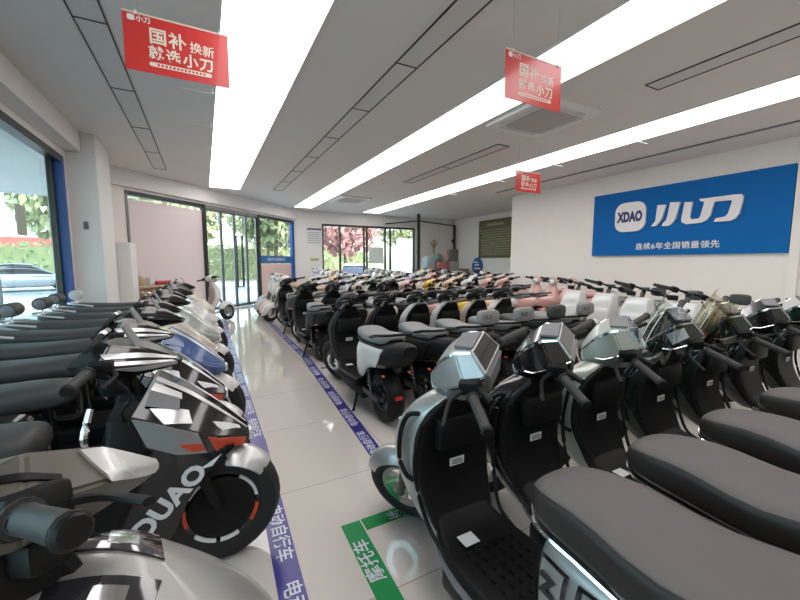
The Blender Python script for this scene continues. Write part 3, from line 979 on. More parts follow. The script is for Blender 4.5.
def grips(root, z, x, M, half=0.34, sweep=0.11, gm=GRIPM, barm=BLACK, rad=0.0175, levers=True):
    hb = T([(x - sweep * 0.9, half - 0.13, z), (x - 0.01, 0.1, z + 0.005), (x + 0.01, 0, z + 0.005), (x - 0.01, -0.1, z + 0.005), (x - sweep * 0.9, -half + 0.13, z)], 0.012, 8)
    box(hb, x - 0.06, x + 0.02, -0.17, -0.11, z - 0.03, z + 0.03, 0.01)
    box(hb, x - 0.06, x + 0.02, 0.11, 0.17, z - 0.03, z + 0.03, 0.01)
    finish('handlebar', hb, barm, root, M=M)
    for s in (1, -1):
        a = (x - 0.05, s * (half - 0.15), z)
        b = (x - sweep, s * half, z - 0.012)
        d = (Vector(b) - Vector(a)).normalized()
        e = Vector(b) + d * 0.012
        g = finish('grip', T([a, tuple(Vector(a) + d * 0.006), tuple(Vector(a) + d * 0.012), tuple(Vector(b) - d * 0.006), b], [rad * 1.35, rad * 1.3, rad, rad, rad * 1.12], 12, 13), gm, root, M=M)
        finish('grip_end', T([b, tuple(e)], [rad * 1.15, rad * 0.85], 12), BLACK, g, M=M)
        if levers:
            p0 = (x + 0.005, s * (half - 0.19), z - 0.005)
            p1 = (x + 0.035, s * (half - 0.13), z - 0.012)
            p2 = (x + 0.015, s * (half + 0.0), z - 0.02)
            finish('brake_lever', T([p0, p1, p2], [0.011, 0.009, 0.008], 8, flat=0.7), BLACK, root, M=M)


class Facet(Loft):
    """faceted shell: stations of (top, side, bottom) points with half widths, mirrored left and right"""
    def __init__(self, st):
        self.st = [[np.array(p, float) for p in row] for row in st]
        self.n = len(st) - 1
    def pt(self, s, t, off=0.0):
        """t 0..2 runs top, side, bottom on the left; negative side when t is given as (t, -1)"""
        sg = 1.0
        if t >= 10:
            sg, t = -1.0, t - 10
        u = min(max(s, 0), 1) * self.n
        j = min(int(u), self.n - 1)
        f = u - j
        k = min(int(min(max(t, 0), 2)), 1)
        g = t - k
        a = self.st[j][k] * (1 - g) + self.st[j][k + 1] * g
        b = self.st[j + 1][k] * (1 - g) + self.st[j + 1][k + 1] * g
        p = a * (1 - f) + b * f
        d1 = self.st[j + 1][k] - self.st[j][k]
        d2 = self.st[j][k + 1] - self.st[j][k]
        nr = np.cross(d1, d2)
        if nr[1] < 0:
            nr = -nr
        nr = nr / (np.linalg.norm(nr) + 1e-9)
        p = p + nr * off
        return Vector((p[0], p[1] * sg, p[2]))
    def mesh(self, bev=0.006):
        bm = bmesh.new()
        rings = []
        for row in self.st:
            rings.append([bm.verts.new((p[0], p[1], p[2])) for p in row] + [bm.verts.new((p[0], -p[1], p[2])) for p in reversed(row)])
        skin(bm, rings)
        bmesh.ops.recalc_face_normals(bm, faces=bm.faces[:])
        if bev:
            bmesh.ops.bevel(bm, geom=bm.edges[:], offset=bev, segments=2, affect='EDGES')
        return bm
def oth(c):
    return [(s, t + 10) for s, t in c]

def rear_gear(root, ax, r, w, rimmat=ALU, fender=BLACK, shock=True, stand=True, plate=True):
    wheel_parts(root, (ax, 0, r), r, w, 'rear_wheel', rimmat, disc=False)
    finish('swingarm', B(ax - 0.06, ax + 0.42, 0.075, 0.11, r - 0.03, r + 0.03, 0.012), STEEL, root)
    if shock:
        for s in (1, -1):
            bm = T([(ax + 0.02, s * 0.125, r + 0.02), (ax + 0.12, s * 0.115, r + 0.30)], 0.012, 8)
            for k in range(6):
                t = 0.3 + k * 0.1
                lathe(bm, [(0.018, -0.006), (0.026, 0), (0.018, 0.006)], 10, (ax + 0.02 + 0.1 * t, s * (0.125 - 0.01 * t), r + 0.02 + 0.28 * t), 'z')
            finish('shock_absorber', bm, STEEL, root)
    f = finish('rear_fender', arc_shell((ax, 0, r), r + 0.03, w * 0.72, 50, 208, taper=0.95), fender, root)
    if plate:
        a = R(176)
        p = (ax + (r + 0.03) * math.cos(a), 0, r + (r + 0.03) * math.sin(a) + 0.04)
        finish('reflector', B(p[0] - 0.012, p[0] - 0.002, -0.035, 0.035, p[2] - 0.012, p[2] + 0.02, 0.003), REDL, f)
    if stand:
        finish('kickstand', T([(ax + 0.40, 0.10, 0.20), (ax + 0.34, 0.15, 0.09), (ax + 0.30, 0.19, 0.012)], [0.014, 0.012, 0.014], 8), BLACK, root)

def steer_matrix(ang, base, top):
    ax = (Vector(top) - Vector(base)).normalized()
    return Matrix.Translation(base) @ Matrix.Rotation(ang, 4, ax) @ Matrix.Translation(-Vector(base))

SEATS = {
    'long': [(-0.225, .71, .75, .045, 2.4), (-0.25, .69, .785, .10, 2.8), (-0.32, .68, .805, .14, 3.6), (-0.45, .68, .815, .155, 4.5), (-0.62, .68, .80, .17, 4.5), (-0.80, .70, .835, .17, 4.5), (-1.00, .72, .855, .155, 4.5), (-1.14, .75, .85, .12, 4), (-1.17, .79, .83, .05, 3)],
    'short': [(-0.22, .72, .75, .04, 2.6), (-0.25, .70, .79, .09, 3), (-0.38, .69, .805, .125, 3), (-0.52, .69, .785, .138, 3), (-0.70, .70, .80, .132, 3), (-0.84, .72, .815, .112, 3), (-0.88, .76, .79, .05, 2.6)],
    'flat': [(0.06, .72, .75, .05, 2.6), (0.03, .69, .80, .105, 3), (-0.10, .68, .81, .13, 3), (-0.25, .68, .805, .14, 3), (-0.50, .69, .80, .16, 3), (-0.80, .71, .815, .16, 3), (-1.02, .73, .825, .14, 3), (-1.06, .77, .80, .05, 2.6)],
}

def build_moped(label, loc=(0, 0, 0), rz=0.0, group=None, main=SILVER, inner=BLACK, seat='long', seatm=SEATG, steer=0.0, wb=1.40, r=0.225,
                crash=True, screen=None, emblem=True, white_side=False, tailbox=False, backrest=None, cowl='big', rimmat=ALU, fork_main=None,
                head_patch=None, zs=1.0, labels=True, amber=False, simple=False):
    root = thing('electric_scooter', label, 'electric scooter', loc, rz, group)
    fa, ra = wb / 2, -wb / 2
    base, top = (fa - 0.03, 0, 0.25), (fa - 0.44, 0, 0.98)
    M = steer_matrix(steer, base, top)
    fx = fa - 0.70          # shift of the front against the reference wheelbase
    # --- steered front end
    wheel_parts(root, (fa, 0, r), r, 0.10, 'front_wheel', rimmat, M)
    bm = bmesh.new()
    for s in (1, -1):
        tube(bm, [(fa, s * 0.078, r), (fa - 0.05, s * 0.075, r + 0.16), (fa - 0.14, s * 0.06, r + 0.32)], [0.016, 0.02, 0.024], 8)
    box(bm, fa - 0.19, fa - 0.10, -0.08, 0.08, r + 0.27, r + 0.32, 0.01)
    tube(bm, [(fa - 0.145, 0, r + 0.3), top], 0.024, 8)
    finish('front_fork', bm, STEEL, root, M=M)
    finish('front_fender', arc_shell((fa, 0, r), r + 0.025, 0.072, 18, 140, crown=0.028, taper=0.55), main, root, M=M)
    if cowl == 'big':
        L = Facet([[(fx + .155, .085, 1.12), (fx + .10, .118, 1.03), (fx + .12, .09, .93)],
                   [(fx + .225, .088, 1.12), (fx + .18, .155, 1.01), (fx + .17, .11, .905)],
                   [(fx + .31, .07, 1.065), (fx + .27, .138, .97), (fx + .25, .09, .885)],
                   [(fx + .385, .035, .965), (fx + .375, .06, .94), (fx + .35, .045, .895)]])
        cw = finish('head_cowl', L.mesh(), main, root, M=M, angle=25)
        for f in (lambda c: c, oth):
            finish('trim_line', L.patch(f([(.02, .02), (.95, .03), (.95, .13), (.02, .09)]), .003, 6), CHROME, cw, M=M)
            finish('trim_line', L.patch(f([(.02, 1.0), (.8, 1.0), (.8, 1.08), (.02, 1.10)]), .003, 6), CHROME, cw, M=M)
            ps = finish('switch_pocket', L.patch(f([(.08, 1.35), (.26, 1.35), (.26, 1.7), (.08, 1.7)]), .003, 4), GREYP, cw, M=M)
            finish('switch_button', L.patch(f([(.12, 1.45), (.22, 1.45), (.22, 1.62), (.12, 1.62)]), .007, 4), BLACK, ps, M=M)
            if head_patch:
                finish('cowl_panel', L.patch(f([(.28, .25), (.62, .25), (.62, .8), (.30, .7)]), .004, 6), head_patch, cw, M=M)
        finish('headlight', B(fx + .352, fx + .387, -.045, .045, .90, .95, .01), LENS, cw, M=M)
        ex = Vector((0, -1, 0))
        ey = Vector((.6, 0, 1)).normalized()
        fr = finish('dash_frame', prism(bmesh.new(), [(-.088, .055), (.088, .055), (.112, -.045), (-.112, -.045)], 'z', -.004, .006, .002), LSILVER, cw, M=M @ basis(ex, ey, (fx + .128, 0, 1.075)))
        finish('display', prism(bmesh.new(), [(-.080, .047), (.080, .047), (.101, -.037), (-.101, -.037)], 'z', .006, .0085), DISPLAY, fr, M=M @ basis(ex, ey, (fx + .128, 0, 1.075)))
        finish('dash_lower', prism(bmesh.new(), [(-.105, .045), (.105, .045), (.085, -.045), (-.085, -.045)], 'z', -.02, .008, .004), GREYP, cw, M=M @ basis(ex, Vector((-.2, 0, 1)), (fx + .106, 0, .98)))
        finish('visor', prism(bmesh.new(), [(fx + .15, .075), (fx + .235, .06), (fx + .235, -.06), (fx + .15, -.075)], 'z', 1.118, 1.13, .004), GREYP, cw, M=M)
    else:
        L = Loft([(fx + .16, .96, 1.05, .07, 2.6), (fx + .19, .94, 1.07, .10, 2.6), (fx + .28, .92, 1.06, .11, 2.4), (fx + .38, .90, 1.02, .09, 2.2), (fx + .42, .92, .99, .05, 2)])
        cw = finish('head_cowl', L.mesh(14, 18), head_patch or main, root, M=M)
        finish('headlight', lathe(bmesh.new(), [(0, .02), (.05, .012), (.058, -.01), (0, -.01)], 16, (fx + .41, 0, .955), 'x', False), LENS, cw, M=M)
        finish('display', B(fx + .15, fx + .19, -.06, .06, 1.0, 1.055, .006), DISPLAY, cw, M=M)
    grips(root, 1.0, fx + 0.18, M, 0.36 if cowl == 'big' else 0.315, 0.14, rad=0.019 if cowl == 'big' else 0.016)
    if screen:
        bm = bmesh.new()
        n = 12
        g = []
        for i in range(n + 1):
            u = i / n
            row = []
            for j in range(n + 1):
                v = -1 + 2 * j / n
                wdt = 0.19 * (1 - 0.35 * u ** 2)
                row.append((fx + 0.40 - 0.13 * u - 0.07 * v * v, v * wdt, 0.90 + 0.34 * u - 0.015 * v * v))
            g.append(row)
        fv = [[bm.verts.new(p) for p in row] for row in g]
        bv = [[bm.verts.new((p[0] - 0.004, p[1] * 0.99, p[2])) for p in row] for row in g]
        for i in range(n):
            for j in range(n):
                bm.faces.new((fv[i][j], fv[i + 1][j], fv[i + 1][j + 1], fv[i][j + 1]))
                bm.faces.new((bv[i][j], bv[i][j + 1], bv[i + 1][j + 1], bv[i + 1][j]))
        rim = [(i, 0) for i in range(n)] + [(n, j) for j in range(n)] + [(i, n) for i in range(n, 0, -1)] + [(0, j) for j in range(n, 0, -1)]
        for q, (i, j) in enumerate(rim):
            a, b = rim[(q + 1) % len(rim)]
            bm.faces.new((fv[i][j], bv[i][j], bv[a][b], fv[a][b]))
        bmesh.ops.recalc_face_normals(bm, faces=bm.faces[:])
        sc = finish('windscreen', bm, screen, root, M=M)
        bm = bmesh.new()
        for q in range(3):
            y = -0.09 + 0.07 * q
            tube(bm, [(fx + 0.385, y, .97), (fx + 0.345, y * 0.9, 1.07), (fx + 0.285, y * 0.75, 1.18)], 0.004, 4, flat=0.3)
        finish('screen_stripe', bm, STICK, sc, M=M)
        if amber:
            finish('screen_base', B(fx + 0.36, fx + 0.41, -0.09, 0.09, 0.93, 1.00, 0.01), mat('screen_orange', (0.6, 0.22, 0.05), 0.4), sc, M=M)
    # --- fixed front: leg shield
    z = [(.27, .14, .30, .13, 3), (.34, .20, .40, .165, 3), (.48, .27, .53, .195, 3), (.60, .285, .55, .205, 3), (.72, .27, .50, .20, 3), (.82, .235, .42, .165, 3), (.89, .21, .34, .10, 3)]
    if cowl == 'small':
        z = [(a * 1.06 - .016, b, c - .02, d * (.84 if a < .8 else .74), e) for a, b, c, d, e in z]
    z = [(a, b + fx, c + fx, d, e) for a, b, c, d, e in z]
    Ls = Loft(z, 'z', e2=5)
    ls = finish('leg_shield', Ls.mesh(22, 28), main, root)
    Li = Loft([(a + (0.012 if i == 0 else 0), b - 0.012, b + 0.05, d - 0.010, 4) for i, (a, b, c, d, e) in enumerate(z[:-1])] + [(.875 if cowl == 'big' else .91, fx + .20, fx + .25, .10 if cowl == 'big' else .06, 4)], 'z', e2=6)
    ip = finish('inner_panel', Li.mesh(20, 24), inner, ls)
    finish('glove_box', B(fx + .205, fx + .26, -.13, .13, .655, .80, .02), inner, ip)
    if labels:
        finish('warning_sticker', B(fx + .252, fx + .2565, -.035, .04, .55, .585), STICK, ip, smooth=False, M=Matrix.Translation((0.004, 0, 0)))
        bm = bmesh.new()
        for k in range(3):
            box(bm, fx + .2545, fx + .2562, -.03 + .004 * k, .03, .557 + .008 * k, .560 + .008 * k)
        finish('sticker_print', bm, INK, ip, smooth=False)
    if crash:
        for s in (1, -1):
            bm = T([(fx + .30, s * .17, .80), (fx + .33, s * .212, .79), (fx + .37, s * .226, .70), (fx + .38, s * .226, .58), (fx + .34, s * .215, .52), (fx + .31, s * .19, .50)], .011, 8, 26)
            finish('crash_bar', bm, CHROME if s < 0 and False else BLACK, root)
            finish('edge_rail', T([(fx + .235, s * .20, .78), (fx + .27, s * .213, .62), (fx + .25, s * .206, .48), (fx + .18, s * .182, .34), (fx + .05, s * .172, .30)], .009, 8, 22), BLACK, root)
            finish('side_reflector', B(fx + .42, fx + .48, s * .17 - .008, s * .17 + .008, .60, .72, .004), AMBER if amber else LENS, ls)
    # --- floor
    fl = Loft([(-.41, .26, .33, .15, 6), (-.38, .25, .335, .18, 6), (-.05, .25, .325, .19, 6), (.10 + fx, .25, .325, .18, 6), (.19 + fx, .26, .36, .15, 6), (.23 + fx, .30, .40, .13, 6)])
    fb = finish('floorboard', fl.mesh(18, 24), BLACK, root)
    if not simple:
        bm = bmesh.new()
        for i in range(7):
            for j in range(6):
                x, y = -.24 + .045 * i, -.11 + .044 * j
                box(bm, x - .010, x + .010, y - .003, y + .003, .326, .3345)
        finish('tread_ribs', bm, BLACK, fb, smooth=False)
        if labels:
            finish('floor_sticker', B(.06 + fx, .12 + fx, .03, .10, .3325, .3355), STICK, fb, smooth=False)
    for s in (1, -1):
        finish('side_rail', T([(-.40, s * .18, .28), (0, s * .196, .27), (.18 + fx, s * .15, .29)], .013, 6), GREYP if crash else main, root)
    bw = .165 if crash else .12
    finish('battery_case', B(-.42, .14, -bw, bw, .13, .25, .02), BLACK, root)
    # --- body
    dx = ra + 0.70
    Lb = Loft([(-.30, .34, .62, .11, 3.4), (-.33, .32, .69, .15, 3.4), (-.46, .36, .71, .18, 3.4), (-.62, .475, .725, .19, 3.2), (-.85, .52, .745, .17, 3), (-1.06 + dx, .60, .765, .13, 2.6), (-1.15 + dx, .67, .755, .07, 2.4)])
    if not crash:
        Lb.keys = [np.array((k[0], k[1], k[2], k[3] * .84, k[4])) for k in Lb.keys]
    bd = finish('body_shell', Lb.mesh(22, 26), main, root)
    fp = finish('seat_post_panel', Lb.patch([(.0, .75), (.16, .75), (.16, 1.25), (.0, 1.25)], .004, 10), BLACK, bd)
    if white_side:
        for c in ([(.24, -.16), (.60, -.12), (.72, .06), (.24, .125)],):
            finish('side_panel', Lb.patch(c, .012, 10, thick=.02), white_side, bd)
            finish('side_panel', Lb.patch(mirt(c), .012, 10, thick=.02), white_side, bd)
    elif emblem:
        for c in ([(.17, -.045), (.30, -.045), (.31, .075), (.18, .08)], [(.335, -.045), (.55, -.03), (.55, .07), (.345, .075)]):
            for f in (lambda q: q, mirt):
                pl = finish('side_inset', Lb.patch(f(c), .004, 10), GLOSSBLK, bd)
                k = [(a + ((.24 if c[0][0] < .3 else .445) - a) * .2, b + (.017 - b) * .2) for a, b in c]
                finish('inset_face', Lb.patch(f(k), .006, 10), main, pl)
        for sg in (1, -1):
            p = Lb.pt(.24, .017 if sg > 0 else .483, .009)
            bm = text_bm('Z', 0.07, bold=.004, extrude=.004)
            finish('side_emblem', bm, INK, bd, smooth=False, M=basis((-sg, 0.08, 0), (0, -.05 * sg, 1), p))
    Lt = Loft(SEATS[seat])
    st = finish('seat', Lt.mesh(26, 24), seatm, root)
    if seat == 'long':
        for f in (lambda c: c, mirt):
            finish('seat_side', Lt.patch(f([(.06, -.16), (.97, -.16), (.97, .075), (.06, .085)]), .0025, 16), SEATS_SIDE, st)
    finish('seat_trim', Loft([(k[0] * 1.0, k[1] - .012, k[1] + .012, k[3] + .004, k[4]) for k in SEATS[seat]]).mesh(20, 20), CHROME if crash else BLACK, root)
    if not tailbox:
        finish('tail_light', Lb.patch([(.90, -.10), (.99, -.10), (.99, .60), (.90, .60)], .005, 8), REDL, bd)
    e = -1.17 if seat == 'long' else (-0.92 if seat == 'short' else -1.06)
    gw = 1.0 if crash else .82
    finish('grab_rail', T([(e + .30, .15 * gw, .755), (e + .12, .185 * gw, .80), (e - .02, .13 * gw, .82), (e - .05, 0, .825), (e - .02, -.13 * gw, .82), (e + .12, -.185 * gw, .80), (e + .30, -.15 * gw, .755)], .011, 8, 30), BLACK, root)
    if crash:
        bm = T([(-.80, .175, .76), (-.86, .19, .90), (-.93, .15, .97), (-.95, 0, .985), (-.93, -.15, .97), (-.86, -.19, .90), (-.80, -.175, .76)], .011, 8, 30)
        br = finish('back_rail', bm, STEEL, root)
        finish('back_pad', Loft([(-.985, .90, .95, .08, 4), (-.975, .87, .985, .135, 4), (-.93, .865, .99, .14, 4), (-.92, .90, .95, .09, 4)]).mesh(8, 22), mat('olive_pad', (.07, .075, .03), .5), br)
        for s in (1, -1):
            finish('foot_peg', T([(-.42, s * .16, .36), (-.40, s * .222, .37)], .016, 8), BLACK, root)
    if tailbox:
        Lx = Loft([(-.60, .52, .68, .13, 5), (-.64, .50, .70, .15, 5), (-.80, .51, .71, .142, 5), (-.90, .54, .70, .118, 4), (-.93, .58, .66, .08, 3)])
        tb = finish('tail_box', Lx.mesh(16, 24), GLOSSBLK, root)
        finish('tail_rim', Lx.patch([(.55, .12), (.75, .12), (.75, .38), (.55, .38)], .004, 6), LSILVER, tb)
        for s in (1, -1):
            finish('turn_signal', B(-.90, -.87, s * .12 - .010, s * .12 + .010, .47, .488, .004), AMBER, tb)
    if backrest:
        b = finish('backrest', Loft([(e - .10, .90, .92, .06, 4), (e - .09, .845, .965, .11, 4), (e - .04, .84, .97, .115, 4), (e - .03, .89, .92, .06, 4)]).mesh(10, 24), backrest, root)
        if backrest is SEATM:
            finish('backrest_mark', text_bm('N.O', .05, bold=.001), INK, b, smooth=False, M=basis((0, -1, 0), (0, 0, 1), (e - .1015, .03, .91)))
        bm = T([(e + .04, .06, .81), (e - .05, .06, .83), (e - .06, .06, .90)], .009, 8)
        tube(bm, [(e + .04, -.06, .81), (e - .05, -.06, .83), (e - .06, -.06, .90)], .009, 8)
        finish('backrest_post', bm, CHROME, b)
    rear_gear(root, ra, r, 0.11, rimmat, BLACK)
    return root

def round_rest(root, x, m, side):
    """small rounded cushion on a bent chrome post"""
    b = finish('backrest', T([(x, .10, .92), (x, .095, .92), (x, -.095, .92), (x, -.10, .92)], [.055, .07, .07, .055], 16, 8), m, root)
    finish('cushion_side', T([(x, .102, .92), (x, .11, .92)], [.06, .05], 16), side, b)
    finish('cushion_side', T([(x, -.102, .92), (x, -.11, .92)], [.06, .05], 16), side, b)
    bm = bmesh.new()
    tube(bm, [(x + .01, 0, .87), (x - .015, 0, .82), (x + .03, 0, .76), (x + .10, 0, .745)], .010, 8)
    finish('backrest_post', bm, CHROME, b)

def build_sport(label, loc, rz=0.0, group=None, rest=True, steer=0.0, smooth=False):
    root = thing('electric_scooter', label, 'electric scooter', loc, rz, group)
    fa, ra, r = 0.65, -0.65, 0.268
    I = steer_matrix(steer, (.63, 0, .30), (.30, 0, .98))
    wl = wheel_parts(root, (fa, 0, r), r, 0.125, 'front_wheel', GLOSSBLK, I, spokes=5, sw=.03)
    for q in (-.05, .05):
        finish('hub_cover', lathe(bmesh.new(), [(0, -.006), (.135, -.006), (.145, 0), (.135, .006), (0, .006)], 24, (fa, q, r), closed=False), BLACK, wl, M=I)
    bm = bmesh.new()
    for s in (1, -1):
        tube(bm, [(fa, s * .09, r), (fa - .07, s * .085, r + .18), (fa - .17, s * .06, r + .36)], [.02, .026, .028], 8)
    tube(bm, [(fa - .17, 0, r + .34), (.30, 0, .98)], .026, 8)
    finish('front_fork', bm, BLACK, root, M=I)
    finish('front_fender', arc_shell((fa, 0, r), r + .014, .088, 36, 84, crown=.032, taper=.8), LSILVER, root, M=I) if not smooth else None
    for a0, ln, m in ((-38, 30, ORANGE), (8, 50, STICK), (-95, 30, STICK), (110, 40, STICK), (170, 30, ORANGE), (222, 36, STICK)):
        bm = bmesh.new()
        g = []
        for i in range(7):
            a = R(a0 + ln * i / 6)
            g.append([bm.verts.new((fa + q * math.cos(a), y, r + q * math.sin(a))) for q, y in ((.146, -.054), (.160, -.061), (.160, .061), (.146, .054))])
        skin(bm, g)
        bmesh.ops.recalc_face_normals(bm, faces=bm.faces[:])
        finish('rim_flash', bm, m, wl, M=I)
    if smooth:
        F = Loft([(.26, .58, .84, .12, 2.6), (.30, .54, .875, .18, 2.5), (.43, .50, .85, .205, 2.3), (.57, .50, .75, .18, 2.2), (.67, .52, .66, .12, 2.1), (.72, .54, .60, .04, 2)])
        fr = finish('fairing', F.mesh(26, 28), SILVER, root)
        for f in (lambda c: c, mirt):
            hl = finish('lamp_window', F.patch(f([(.10, .09), (.46, .10), (.50, .232), (.12, .225)]), .004, 10), DISPLAY, fr)
            finish('lamp_reflector', F.patch(f([(.36, .16), (.43, .165), (.44, .215), (.37, .215)]), .006, 6), CHROME, hl)
            finish('lamp_stripe', F.patch(f([(.20, .11), (.27, .11), (.28, .22), (.21, .22)]), .006, 6), LSILVER, hl)
    else:
        F = Facet([[(.43, .055, .93), (.345, .155, .80), (.38, .15, .66)],
                   [(.54, .055, .855), (.49, .19, .745), (.50, .17, .605)],
                   [(.66, .05, .745), (.64, .15, .655), (.64, .12, .57)],
                   [(.78, .035, .62), (.785, .05, .585), (.775, .04, .545)]])
        fr = finish('fairing', F.mesh(), GLOSSBLK, root, angle=25)
        for f in (lambda c: c, oth):
            finish('silver_edge', F.patch(f([(.02, 1.02), (.52, 1.02), (.58, 1.9), (.06, 1.85)]), .006, 10, thick=.012), SILVER, fr)
            fl = finish('orange_flash', F.patch(f([(.60, 1.08), (.95, 1.1), (.95, 1.8), (.66, 1.85)]), .007, 8), ORANGE, fr)
            finish('orange_fleck', F.patch(f([(.36, 1.55), (.54, 1.45), (.57, 1.75), (.45, 1.8)]), .009, 6), ORANGE, fr)
            finish('silver_patch', F.patch(f([(.10, .72), (.40, .50), (.46, .80), (.26, .98)]), .004, 6), LSILVER, fr)
            finish('silver_patch', F.patch(f([(.03, .16), (.30, .16), (.32, .30), (.03, .34)]), .004, 6), LSILVER, fr)
            finish('grey_patch', F.patch(f([(.03, .34), (.30, .30), (.33, .58), (.06, .70)]), .007, 6), GREYP, fr)
            finish('pin_stripe', F.patch(f([(.02, .0), (.98, .0), (.98, .10), (.02, .10)]), .003, 8), LSILVER, fr)
            finish('nose_stripe', F.patch(f([(.62, .55), (.88, .30), (.9, .45), (.72, .78)]), .004, 6), STICK, fr)
        finish('headlight', B(.765, .795, -.035, .035, .555, .61, .008), LENS, fr)
    # head
    H = Facet([[(.20, .06, 1.055), (.15, .10, 1.01), (.18, .08, .965)],
               [(.29, .09, 1.08), (.26, .15, 1.01), (.27, .10, .945)],
               [(.40, .075, 1.055), (.40, .12, .995), (.38, .08, .945)],
               [(.53, .02, .985), (.53, .025, .975), (.51, .02, .955)]])
    hd = finish('head_cowl', H.mesh(), mat('taupe_plastic', (.10, .092, .075), .35) if smooth else GLOSSBLK, root, M=I, angle=25)
    for f in ((lambda c: c, oth) if smooth else ()):
        finish('silver_tip', H.patch(f([(.55, .1), (.98, .05), (.98, 1.4), (.62, 1.0)]), .005, 8), LSILVER, hd, M=I)
        finish('air_slot', H.patch(f([(.25, .3), (.45, .6), (.45, .72), (.25, .45)]), .004, 6), BLACK, hd, M=I)
    for f in (() if smooth else (lambda c: c, oth)):
        finish('silver_stripe', H.patch(f([(.30, .45), (.93, .2), (.95, .5), (.36, .68)]), .004, 6), LSILVER, hd, M=I)
        finish('silver_stripe', H.patch(f([(.36, .82), (.90, .75), (.93, .98), (.42, .99)]), .004, 6), LSILVER, hd, M=I)
        finish('silver_stripe', H.patch(f([(.42, 1.2), (.95, 1.1), (.96, 1.5), (.60, 1.5)]), .004, 6), LSILVER, hd, M=I)
    finish('display', prism(bmesh.new(), rrect(.15, .10, .015), 'z', -.012, .008, .003), DISPLAY, hd, M=I @ basis((0, -1, 0), (.8, 0, 1), (.235, 0, 1.085)))
    fs = None if smooth else finish('flyscreen', prism(bmesh.new(), [(-.07, 0), (.07, 0), (.05, .10), (-.05, .10)], 'z', -.004, .004, .002), GREYP, hd, M=I @ basis((0, -1, 0), (-.5, 0, 1), (.37, 0, 1.055)))
    grips(root, 1.0, .29, I, .34, .07, rad=.0195)
    bm = bmesh.new()
    box(bm, .24, .34, -.05, .05, .86, .96, .015)
    box(bm, .27, .33, -.11, .11, .90, .95, .012)
    finish('steering_stem', bm, BLACK, root, M=I)
    for s in (1, -1):
        finish('brake_hose', T([(.29, s * .18, .985), (.36, s * .18, .9), (.32, s * .13, .80), (.38, s * .07, .66)], .006, 6, 18), BLACK, root)
    finish('key_tag', T([(.22, -.10, .84), (.20, -.13, .74), (.21, -.12, .68)], [.012, .016, .008], 8), CHROME, root)
    # inner leg shield and fork side plates
    Ls = Loft([(.26, .08, .24, .13, 4), (.36, .13, .31, .15, 4), (.52, .20, .38, .165, 4), (.66, .24, .42, .16, 4), (.78, .26, .42, .12, 4)], 'z', e2=6)
    finish('leg_shield', Ls.mesh(16, 24), BLACK, root)
    finish('lower_cowl', prism(bmesh.new(), [(.28, .64), (.46, .62), (.36, .50), (.30, .36), (.26, .20), (.10, .19), (.12, .34)], 'y', -.115, .115, .012), GLOSSBLK, root)
    for s in ((-1, 1) if not smooth else ()):
        sp = finish('fork_cover', prism(bmesh.new(), [(.36, .655), (.72, .585), (.60, .49), (.52, .38), (.46, .24), (.28, .20), (.30, .40)], 'y', *sorted((s * .088, s * .128)), .008), GLOSSBLK, root)
        bm = text_bm('DUAO', .105, bold=.004, extrude=.002)
        bmesh.ops.scale(bm, vec=(1.1, 1, 1), verts=bm.verts)
        d = Vector((.15, 0, .145)).normalized()
        Mx = basis(-s * d, Vector((-d.z, 0, d.x)), (.46, s * .130, .405)) if s < 0 else basis(-d, Vector((-d.z, 0, d.x)), (.46, .130, .405))
        finish('lettering', bm, STICK, sp, smooth=False, M=Mx)
        finish('wing_mark', prism(bmesh.new(), [(.57, .515), (.66, .565), (.62, .52)], 'y', *sorted((s * .1275, s * .131))), STICK, sp, smooth=False)
    # floor, body, seat
    fl = Loft([(-.33, .26, .33, .15, 6), (-.30, .25, .335, .165, 6), (0, .25, .325, .17, 6), (.10, .26, .34, .15, 6), (.14, .29, .37, .13, 6)])
    finish('floorboard', fl.mesh(14, 24), BLACK, root)
    finish('battery_case', B(-.34, .12, -.12, .12, .14, .25, .02), BLACK, root)
    Lb = Loft([(-.06, .36, .62, .10, 3.4), (-.12, .33, .69, .15, 3.4), (-.35, .38, .71, .175, 3.4), (-.60, .50, .72, .18, 3.2), (-.82, .55, .74, .155, 3), (-1.0, .62, .76, .11, 2.6), (-1.06, .67, .75, .06, 2.4)])
    bd = finish('body_shell', Lb.mesh(20, 24), GLOSSBLK, root)
    for f in (lambda c: c, mirt):
        finish('silver_panel', Lb.patch(f([(.25, -.08), (.75, -.04), (.8, .06), (.3, .05)]), .005, 8), SILVER, bd)
    finish('tail_light', Lb.patch([(.9, -.1), (.99, -.1), (.99, .6), (.9, .6)], .005, 8), REDL, bd)
    finish('seat', Loft([(k[0], k[1] - .03, k[2] - .03, k[3], k[4]) for k in SEATS['flat']]).mesh(24, 24), SEATB, root)
    finish('grab_rail', T([(-.80, .15, .75), (-.98, .18, .79), (-1.10, .10, .80), (-1.10, -.10, .80), (-.98, -.18, .79), (-.80, -.15, .75)], .012, 8, 26), LSILVER, root)
    if rest:
        round_rest(root, -1.02, SEATB, GREYP)
    rear_gear(root, ra, .25, .12, GLOSSBLK, BLACK)
    return root

